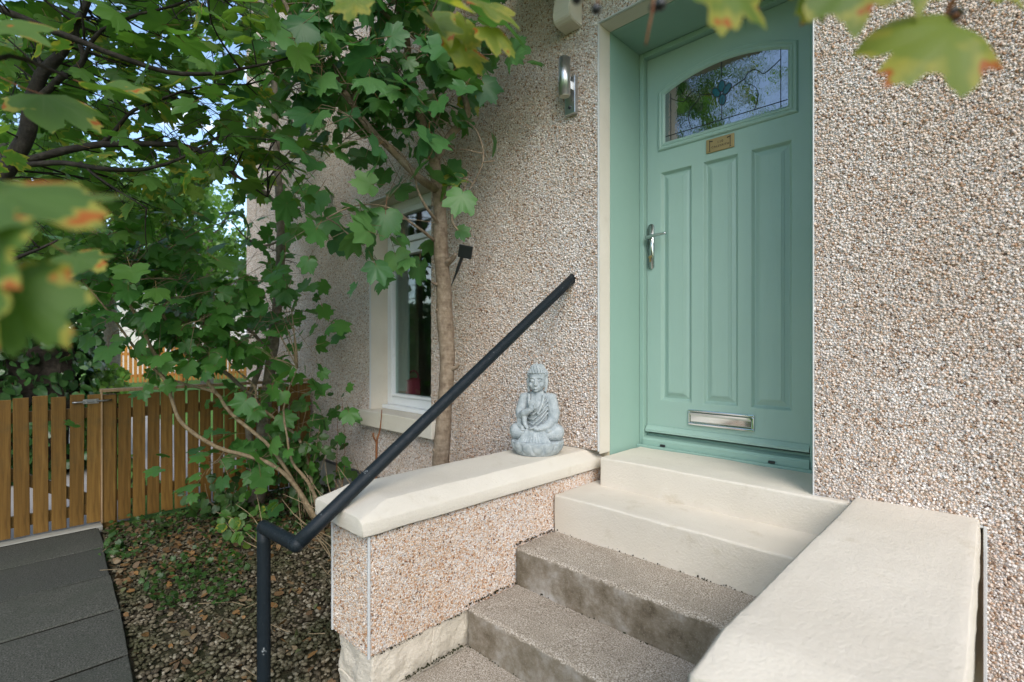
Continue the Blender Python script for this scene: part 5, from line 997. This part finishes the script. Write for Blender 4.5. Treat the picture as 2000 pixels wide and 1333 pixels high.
ov = empty('overhanging_tree', (0, 0, 0), 0, 'maple branch tips with yellow and orange edged leaves hanging blurred at top right', 'tree')
tb = Tubes(); tb.add([(1.15, -1.35, -.05), (1.12, -1.30, .9), (1.02, -1.18, 1.8), (.95, -1.1, 2.8), (.9, -1.0, 4.2), (.8, -.9, 5.4)], [.085, .075, .068, .055, .035, .012], 12, 5, .006); tb.build('trunk', 'bark_tan', ov)
tb = Tubes(); tb.add([(1.02, -1.18, 1.85), (.75, -.75, 2.25), (.42, -.15, 2.10), (.16, .40, 1.86), (-.02, .56, 1.745), (-.25, .55, 1.80)], [.022, .017, .012, .007, .004, .0025], 8); tb.build('branch', 'twig_red', ov)
tb = Tubes(); tb.add([(.16, .40, 1.86), (-0.029, 0.629, 1.614), (-0.033, 0.568, 1.546)], [.004, .003, .002], 6); tb.build('branch', 'twig_red', ov)
tb = Tubes(); tb.add([(-.02, .56, 1.745), (-0.149, 0.553, 1.671), (-0.183, 0.464, 1.630), (-0.176, 0.429, 1.580)], [.004, .003, .002, .0015], 6); tb.build('branch', 'twig_red', ov)
tb = Tubes(); tb.add([(.42, -.15, 2.10), (-.1, .2, 2.15), (-.45, .45, 2.05), (-0.629, 0.644, 1.992), (-0.703, 0.501, 1.850)], [.009, .007, .005, .004, .002], 6); tb.build('branch', 'twig_red', ov)
tb = Tubes(); tb.add([(-0.187, 0.586, 1.733), (-0.266, 0.509, 1.689), (-0.261, 0.472, 1.609), (-0.266, 0.467, 1.573)], [.002, .0016, .0014, .001], 5); tb.build('branch', 'twig_red', ov)
tb = Tubes(); tb.add([(-0.266, 0.509, 1.689), (-0.305, 0.470, 1.673), (-0.302, 0.432, 1.612)], [.0016, .0013, .001], 5); tb.build('branch', 'twig_red', ov)
near_leaf(ov, (-0.174, 0.431, 1.583), (-.22, -1, 0), (.35, .25, -.85), .068, 0, 'leaf_turning_sunlit'); near_leaf(ov, (-0.097, 0.506, 1.580), (.05, -1, .1), (-.2, .30, -.9), .052, 1, 'leaf_turning_sunlit'); near_leaf(ov, (-0.034, 0.568, 1.538), (-.72, -.68, .05), (.05, .55, -.8), .072, 2, 'leaf_turning_sunlit')
near_leaf(ov, (-0.063, 0.553, 1.585), (.1, -1, 0), (.2, .3, -.9), .038, 3, 'leaf_turning_sunlit'); near_leaf(ov, (-0.018, 0.611, 1.588), (.4, -.8, 0), (.1, .6, -.7), .040, 1, 'leaf_turning_sunlit'); near_leaf(ov, (-0.121, 0.511, 1.599), (-.3, -1, 0), (.5, .2, -.8), .045, 2, 'leaf_turning_sunlit')
near_leaf(ov, (-0.715, 0.490, 1.858), (1, -.12, .1), (.1, .8, -.55), .11, 3, 'leaf_turning_sunlit'); near_leaf(ov, (-0.828, 0.449, 1.875), (-.1, -1, .1), (.1, .3, -.9), .05, 0, 'leaf_turning_sunlit'); near_leaf(ov, (-0.701, 0.643, 1.899), (.8, -.6, .1), (.25, .7, -.6), .075, 1, 'leaf_turning_sunlit')
near_leaf(ov, (-0.691, 0.653, 1.856), (.55, -.55, .1), (.3, .6, -.7), .06, 2, 'leaf_turning_sunlit'); near_leaf(ov, (-0.765, 0.580, 1.870), (.3, -.9, .1), (.4, .5, -.7), .062, 3, 'leaf_turning_sunlit'); near_leaf(ov, (-0.770, 0.646, 1.852), (.6, -.8, 0), (.5, .4, -.7), .07, 0, 'leaf_turning_sunlit'); near_leaf(ov, (-0.763, 0.653, 1.892), (.1, -1, 0), (.7, .2, -.6), .05, 1, 'leaf_turning_sunlit')
for k, p in enumerate(((-0.302, 0.432, 1.610), (-0.255, 0.477, 1.614), (-0.316, 0.418, 1.620), (-0.036, 0.608, 1.566), (-0.265, 0.482, 1.618))):
    bm = bmesh.new(); sphere_add(bm, p, .0052 + .0008 * (k % 2), 10, 8); obj('berry', bm, 'black_plastic', ov, True)
# its own crown overhead and behind the lens
rs = np.random.default_rng(5); n = 320
P = np.stack([rs.normal(.9, .7, n), rs.normal(-1.3, .5, n), rs.normal(4.6, .5, n)], 1); P = P[(P[:, 1] < -.3) & (P[:, 2] > 2.9)]; n = len(P)
s = .085 * rs.uniform(.7, 1.2, n); tag(merged_leaves('crown', hang(P, s, rs.normal(size=(n, 3)), rs=rs), s, rs.integers(0, 8, n), MAPLE, ['leaf_left', 'petiole'], ov), kind='stuff')

# ================================================================== TREES AND HEDGES FURTHER OFF
def far_tree(label, base, h, rad, n, size, seed, mat='leaf_far', bark='bark_grey', clumps=26, zlow=.35):
    rs = np.random.default_rng(seed); root = empty('garden_tree', (0, 0, 0), 0, label, 'tree'); b = Vector(base)
    tb = Tubes(); top = b + Vector((rs.uniform(-.3, .3), rs.uniform(-.3, .3), h * .8)); tb.add([b + Vector((0, 0, -.05)), b.lerp(top, .35) + Vector((.1, .05, 0)), b.lerp(top, .7), top], [h * .028, h * .021, h * .014, h * .004], 10, 5, .01)
    C = rs.normal(size=(clumps, 3)); C /= np.linalg.norm(C, axis=1, keepdims=True); C *= rs.uniform(.35, 1, (clumps, 1)) ** .6
    cen = np.array([base[0], base[1], base[2] + h * (.5 + zlow / 2)]); R = np.array([rad, rad, h * (1 - zlow) / 2]); C = cen + C * R * .8
    for c in C[:14]: a = b.lerp(top, rs.uniform(.3, .9)); tb.add([a, (a + Vector(c)) / 2 + Vector((0, 0, .1)), Vector(c)], [h * .008, h * .005, h * .002], 6, 3, .01)
    tb.build('trunk', bark, root)
    k = rs.integers(0, clumps, n); d = rs.normal(size=(n, 3)); d /= np.linalg.norm(d, axis=1, keepdims=True); d *= rs.uniform(.2, 1, (n, 1)) ** .5
    cr = rad * rs.uniform(.28, .5, clumps); P = C[k] + d * cr[k][:, None] * np.array([1, 1, .75]); P = P[P[:, 2] > .15]; n = len(P)
    s = size * rs.uniform(.6, 1.2, n); tag(merged_leaves('crown', hang(P, s, rs.normal(size=(n, 3)), .7, (0, 0, 0), rs, .1), s, rs.integers(0, 3, n), SIMPLEL, [mat], root), kind='stuff')
far_tree('tall round green tree beyond the hedge at far left', (-11.2, -.4, 0), 6.8, 2.2, 8000, .115, 21, zlow=.2)
far_tree('broad tree behind the hedge, right of the far left one', (-14.2, 1.9, 0), 6.4, 2.2, 8000, .12, 22, zlow=.2)
far_tree('loose bushy tree beside the far orange fence', (-17.3, 4.6, 0), 6.6, 2.0, 7500, .115, 23, zlow=.2)
far_tree('small pale tree against the neighbouring house', (-19.0, 8.4, 0), 3.3, 1.3, 3000, .10, 24)
far_tree('bushy tree across the garden behind the viewer, low in the door glass reflection', (-4.6, -6.6, 0), 5.4, 2.4, 5000, .15, 25)
far_tree('second bushy tree behind the viewer, farther right', (1.4, -9.0, 0), 5.2, 2.2, 4500, .15, 26)
far_tree('tall tree behind the left end of the hedge', (-8.6, -4.6, 0), 7.2, 2.4, 6500, .13, 27)
def hedge(name, label, x0, x1, y0, y1, h, n, size, mat, seed, cat='hedge'):
    rs = np.random.default_rng(seed); root = empty(name, (0, 0, 0), 0, label, cat)
    obj('stems', roughen(boxm(x0 + .22, x1 - .22, y0 + .22, y1 - .22, 0, h - .25, .1, 2), .25, .08, 2.5, 0, seed), 'bark_dark', root)
    P = np.stack([rs.uniform(x0, x1, n), rs.uniform(y0, y1, n), rs.uniform(.02, h, n)], 1)
    q = np.argmin(np.stack([P[:, 0] - x0, x1 - P[:, 0], P[:, 1] - y0, y1 - P[:, 1], h - P[:, 2]]), axis=0); dep = rs.uniform(0, 1, n) ** 2 * .28
    for j, (ax, val, sg) in enumerate(((0, x0, 1), (0, x1, -1), (1, y0, 1), (1, y1, -1), (2, h, -1))): m = q == j; P[m, ax] = val + sg * dep[m]
    P += np.array([[noise.noise(Vector(p * 1.4)) * .16, noise.noise(Vector(p * 1.4 + 9)) * .16, noise.noise(Vector(p * 1.4 + 20)) * .14] for p in P])
    P = P[P[:, 2] > .02]; n = len(P); s = size * rs.uniform(.6, 1.2, n)
    cen = np.array([(x0 + x1) / 2, (y0 + y1) / 2, h * .4]); out = (P - cen); out /= np.linalg.norm(out, axis=1, keepdims=True)
    M = hang(P, s, out, .35, (0, 0, 0), rs, .1); tag(merged_leaves('foliage', M, s, rs.integers(0, 4, n), ROUNDL, [mat, 'petiole'], root), kind='stuff')
hedge('hedge', 'dense dark green hedge behind the garden gate', -7.5, -6.35, -4.2, .80, 1.86, 9500, .075, 'leaf_hedge', 31)
hedge('golden_shrub', 'small yellow-green shrub at the end of the dark hedge', -7.1, -6.6, .78, 1.08, 1.0, 900, .05, 'leaf_far', 32, 'shrub')
# pale concrete along the house beyond the fence
sheet('side_path', [(-13, 1.12), (-4.56, 1.12), (-4.56, 2.03), (-13, 2.03)], .004, 'far_path')
# far picket fence
pf = empty('picket_fence', (0, 0, 0), 0, 'orange stained picket fence far across the lawn', 'fence')
pm = bpy.data.meshes.new('picket'); bm = boxm(-.011, .011, -.045, .045, 0, 1.17, .003, 1); bm.to_mesh(pm); bm.free(); pm.materials.append(MATS['far_picket'])
for i in range(50): obj('picket', pm, None, pf, loc=(-20, 2.55 + i * .125, .03))
for z in (.25, .95): obj('rail', boxm(-20.06, -20.012, 2.5, 8.75, z - .045, z + .045, .004), 'far_picket', pf)
for i in range(4): obj('post', boxm(-20.15, -20.061, 2.6 + i * 1.98, 2.69 + i * 1.98, -.05, 1.15, .005), 'far_picket', pf)
# neighbouring house
nh = empty('neighbour_house', (0, 0, 0), 0, 'pale rendered house with a grey slate roof far behind the trees', 'house')
obj('wall', boxm(-31, -24.5, 3.6, 15, -.05, 3.1), 'far_render', nh)
rf = extrude_poly([(-31.4, 3.0), (-27.75, 5.4), (-24.1, 3.0), (-24.1, 3.12), (-27.75, 5.55), (-31.4, 3.12)], 'y', 3.2, 15.4)
obj('roof', rf, 'slate', nh)
for y in (5.0, 8.0, 11.0):
    w = obj('window', merge([boxm(-24.55, -24.46, y, y + 1.2, .95, 2.2, .01)]), 'upvc_white', nh); obj('pane', boxm(-24.47, -24.452, y + .08, y + 1.12, 1.03, 2.12), 'obscure_glass', w)

# ================================================================== PLANTS, GRAVEL AND LITTER IN THE BED
def small_plant(name, label, base, tops, leaf, n, spread, seed, mat='leaf_weed', stem='bark_pale', r=.003, var=None, cat='plant'):
    rs = np.random.default_rng(seed); root = empty(name, (0, 0, 0), 0, label, cat); var = var or ROUNDL; tb = Tubes(); P = []
    for t in tops:
        b = np.array(base) + rs.normal(size=3) * np.array([.03, .03, 0]); t = np.array(t); m = (b + t) / 2 + rs.normal(size=3) * .02
        tb.add([b, m, t], [r, r * .8, r * .5], 6, 4)
        for q in range(n):
            u = rs.uniform(.25, 1.02); p = b + (m - b) * 2 * u if u < .5 else m + (t - m) * (2 * u - 1); P.append(p + rs.normal(size=3) * spread)
    tb.build('stem', stem, root); P = np.array(P); P[:, 2] = np.maximum(P[:, 2], .02); k = len(P); s = leaf * rs.uniform(.6, 1.2, k)
    M = hang(P, s, rs.normal(size=(k, 3)), .6, rs=rs, pet=.3); M[:, 1, 3] = np.minimum(M[:, 1, 3], 2.0); leaf_parts(root, M, s, rs.integers(0, len(var), k), var, [mat, 'petiole'], (mat, len(var), id(var)), 60)
    return root
small_plant('leafy_weed', 'bushy green weed growing at the foot of the house wall', (-3.516, 1.529, 0.070), [(-3.522, 1.454, 0.752), (-3.496, 1.549, 0.851), (-3.384, 1.588, 0.717), (-3.346, 1.625, 0.577), (-3.445, 1.389, 0.563), (-3.348, 1.484, 0.597), (-3.584, 1.393, 0.647), (-3.458, 1.586, 0.816)], .058, 14, .045, 51)
small_plant('climbing_weed', 'thin single-stemmed weed climbing the wall left of the window sill', (-3.403, 1.709, 0.017), [(-3.409, 1.731, 0.933), (-3.370, 1.742, 0.881)], .050, 11, .035, 52, r=.0025, stem='twig_red')
small_plant('low_weed', 'low dark green weed clump under the fence', (-4.122, 1.217, 0.002), [(-4.173, 1.098, 0.260), (-4.094, 1.175, 0.315), (-4.014, 1.253, 0.241), (-3.854, 1.269, 0.179), (-4.283, 1.060, 0.171), (-4.009, 1.118, 0.233), (-3.822, 1.160, 0.175)], .050, 16, .06, 53)
small_plant('pale_seedling', 'spindly pale seedling in front of the first fence slats', (-4.637, 0.757, 0.011), [(-4.643, 0.667, 0.236), (-4.592, 0.759, 0.396), (-4.538, 0.811, 0.321), (-4.570, 0.710, 0.315)], .040, 7, .03, 54)
small_plant('seedling_clump', 'small leafy seedling clump beside the path edge', (-3.885, 0.541, -0.010), [(-3.907, 0.519, 0.052), (-3.869, 0.556, 0.067), (-3.789, 0.564, 0.041)], .035, 10, .03, 55)
small_plant('yellow_weed', 'sprawling weed with yellowing round leaves beside the handrail post', (-3.074, 1.122, 0.125), [(-3.363, 1.050, 0.300), (-3.274, 1.136, 0.377), (-3.298, 0.974, 0.226), (-3.105, 1.022, 0.203), (-3.452, 0.963, 0.253)], .045, 7, .05, 56, 'leaf_left')
tb = Tubes(); tb.add([(-2.977, 1.775, 0.305), (-2.975, 1.778, 0.506), (-2.973, 1.780, 0.633), (-2.958, 1.794, 0.707), (-2.940, 1.798, 0.842)], [.009, .008, .008, .005, .003], 8); tb.add([(-2.973, 1.780, 0.620), (-2.972, 1.753, 0.671), (-2.969, 1.755, 0.691)], [.006, .006, .005], 7)
tb.add([(-2.977, 1.775, 0.305), ((-2.977, 1.775, 0.305)[0], (-2.977, 1.775, 0.305)[1], -.03)], [.009, .010], 7)
tag(tb.build('bare_stem', 'twig_red'), 'bare brown forked stem standing below the window sill', 'stem')
tb = Tubes(); rs = np.random.default_rng(8)
for i in range(46):
    b = np.array([rs.uniform(-3.25, -2.35), rs.uniform(1.35, 1.95), -.02]); t = b + np.array([rs.normal(-.15, .22), rs.normal(-.05, .16), rs.uniform(.12, .55)]); m = (b + t) / 2 + rs.normal(size=3) * .05
    tb.add([b, m, t], [.004, .003, .0015], 5, 3)
tag(tb.build('dry_stems', 'bark_pale'), 'tangle of dry straw-coloured stems at the foot of the wall', 'stems', kind='stuff')
# gravel
ib = bmesh.new(); bmesh.ops.create_icosphere(ib, subdivisions=1, radius=1); ib.verts.ensure_lookup_table()
IV = np.array([v.co[:] for v in ib.verts]); IT = np.array([[v.index for v in f.verts] for f in ib.faces]); ib.free()
rs = np.random.default_rng(3); n = 19000
x = rs.uniform(-4.42, -1.69, n); y = rs.uniform(.40, 2.10, n); ok = y > (.385 - (x + 2.357) * .0711 + .012); x, y = x[ok], y[ok]; n = len(x)
sc = .0105 * rs.uniform(.55, 1.35, (n, 1)) * np.array([1, .8, .55]) * rs.uniform(.8, 1.25, (n, 3))
a = rs.uniform(0, 2 * PI, n); tl = rs.normal(0, .35, n); ca, sa = np.cos(a), np.sin(a); ct, stt = np.cos(tl), np.sin(tl)
RM = np.zeros((n, 3, 3)); RM[:, 0, 0] = ca; RM[:, 0, 1] = -sa * ct; RM[:, 0, 2] = sa * stt; RM[:, 1, 0] = sa; RM[:, 1, 1] = ca * ct; RM[:, 1, 2] = -ca * stt; RM[:, 2, 1] = stt; RM[:, 2, 2] = ct
jit = 1 + rs.uniform(-.16, .16, (n, len(IV), 1)); P = np.einsum('nij,nvj->nvi', RM, IV[None] * jit * sc[:, None, :])
lift = .022 * np.array([noise.noise(Vector((px * 2.2, py * 2.2, 0))) for px, py in zip(x, y)])
P += np.stack([x, y, .004 + lift + rs.uniform(-.002, .010, n)], 1)[:, None]
T = (IT[None] + (np.arange(n) * len(IV))[:, None, None]).reshape(-1, 3); z0 = np.zeros(n * len(IV))
gm = np_mesh('gravel', P.reshape(-1, 3), T, np.zeros(len(T)), z0, z0, ['gravel_stone']); tag(obj('gravel', gm, None, None, True), 'loose mossy pebble gravel covering the garden bed', 'gravel', kind='stuff')
# dirt crumbs along step and wall joints, also drawing their shadow gaps dark
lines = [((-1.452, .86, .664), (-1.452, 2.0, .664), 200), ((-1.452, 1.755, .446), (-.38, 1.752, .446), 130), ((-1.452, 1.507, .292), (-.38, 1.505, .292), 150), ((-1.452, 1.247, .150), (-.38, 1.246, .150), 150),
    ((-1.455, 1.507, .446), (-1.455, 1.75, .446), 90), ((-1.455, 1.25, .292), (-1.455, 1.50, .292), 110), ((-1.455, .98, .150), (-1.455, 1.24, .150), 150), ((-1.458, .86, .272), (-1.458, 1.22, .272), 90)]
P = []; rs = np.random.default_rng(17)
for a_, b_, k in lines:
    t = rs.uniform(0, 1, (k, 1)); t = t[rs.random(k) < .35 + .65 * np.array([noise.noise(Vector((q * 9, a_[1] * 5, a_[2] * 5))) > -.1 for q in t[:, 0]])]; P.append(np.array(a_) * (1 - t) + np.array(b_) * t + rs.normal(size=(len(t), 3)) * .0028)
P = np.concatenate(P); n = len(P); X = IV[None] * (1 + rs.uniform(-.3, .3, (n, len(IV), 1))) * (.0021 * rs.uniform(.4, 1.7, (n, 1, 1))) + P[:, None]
z0 = np.zeros(n * len(IV)); tag(obj('joint_dirt_shade', np_mesh('joint_dirt_shade', X.reshape(-1, 3), (IT[None] + (np.arange(n) * len(IV))[:, None, None]).reshape(-1, 3), np.zeros(n * len(IT)), z0, z0, ['soil'])), 'dark dirt and moss crumbs that also draw the shadow gaps in the joints of the steps', 'dirt', kind='stuff')
# litter and ground cover
def scatter(name, label, cat, n, gen, size, var, mats, seed, flat):
    rs = np.random.default_rng(seed); P = gen(rs, n); k = len(P); s = size * rs.uniform(.5, 1.3, k)
    nrm = rs.normal(size=(k, 3)) * flat + np.array([0, 0, 1.]); M = orient(nrm, rs.normal(size=(k, 3))); M[:, :3, 3] = P
    return tag(merged_leaves(name, M, s, rs.integers(0, len(var), k), var, mats), label, cat, kind='stuff')
def bed(rs, n):
    x = np.where(rs.random(n) < .65, rs.uniform(-4.4, -3.2, n), rs.uniform(-4.4, -1.75, n)); y = rs.uniform(.42, 2.0, n); ok = y > (.40 - (x + 2.357) * .0711); return np.stack([x, y, rs.uniform(.016, .034, n)], 1)[ok]
scatter('fallen_leaves', 'brown and tan fallen leaves littering the garden bed', 'leaves', 2000, bed, .027, SIMPLEL + ROUNDL[:1], ['leaf_litter', 'petiole'], 61, .45)
def cover(rs, n):
    x = rs.uniform(-4.4, -1.75, n); y = rs.uniform(.42, 2.0, n); m = np.array([noise.noise(Vector((a * 1.9, b * 1.9, 3))) for a, b in zip(x, y)]) + .55 * (-2.9 - x); ok = (m > .22) & (y > (.42 - (x + 2.357) * .0711)); return np.stack([x, y, rs.uniform(.02, .085, n)], 1)[ok]
scatter('ground_cover', 'small green seedlings and moss spreading over the gravel', 'ground cover', 4800, cover, .020, ROUNDL, ['leaf_weed', 'petiole'], 62, .6)
bm = bmesh.new()
for i in range(70):
    b = Vector((random.uniform(-4.3, -2.0), random.uniform(.5, 1.9), .03)); d = Vector((random.uniform(-1, 1), random.uniform(-1, 1), random.uniform(-.05, .12))).normalized() * random.uniform(.05, .16); cyl(bm, b, b + d, .0022, .0014, 5)
tag(obj('fallen_twigs', bm, 'bark_pale'), 'thin dry twigs lying on the gravel bed', 'twigs', kind='stuff')
# solar light on its stake beside the trunk
sl = empty('solar_light', (0, 0, 0), 0, 'small black solar light panel on a spike beside the sycamore trunk', 'solar light')
c = Vector((-2.016, 1.722, 1.745)); bx = boxm(-.036, .036, -.008, .008, -.033, .033, .003); bmesh.ops.rotate(bx, verts=bx.verts, cent=(0, 0, 0), matrix=Matrix.Rotation(RAD(38), 3, 'Z') @ Matrix.Rotation(RAD(12), 3, 'Y') @ Matrix.Rotation(RAD(18), 3, 'X')); bmesh.ops.translate(bx, verts=bx.verts, vec=c); obj('panel', bx, 'black_plastic', sl)
tb = Tubes(); tb.add([(-2.042, 1.724, 1.728), (-2.071, 1.723, 1.677), (-2.087, 1.722, 1.647)], [.009, .009, .008], 8); tb.add([(-2.085, 1.724, 1.652), (-2.104, 1.719, 1.613), (-2.124, 1.714, 1.574)], [.007, .005, .001], 6); tb.build('spike', 'black_plastic', sl)
tb = Tubes(); tb.add([(-2.042, 1.724, 1.786), (-2.065, 1.729, 1.758), (-2.092, 1.731, 1.713), (-2.165, 1.744, 1.690)], .0022, 5); tb.build('wire', 'upvc_white', sl)
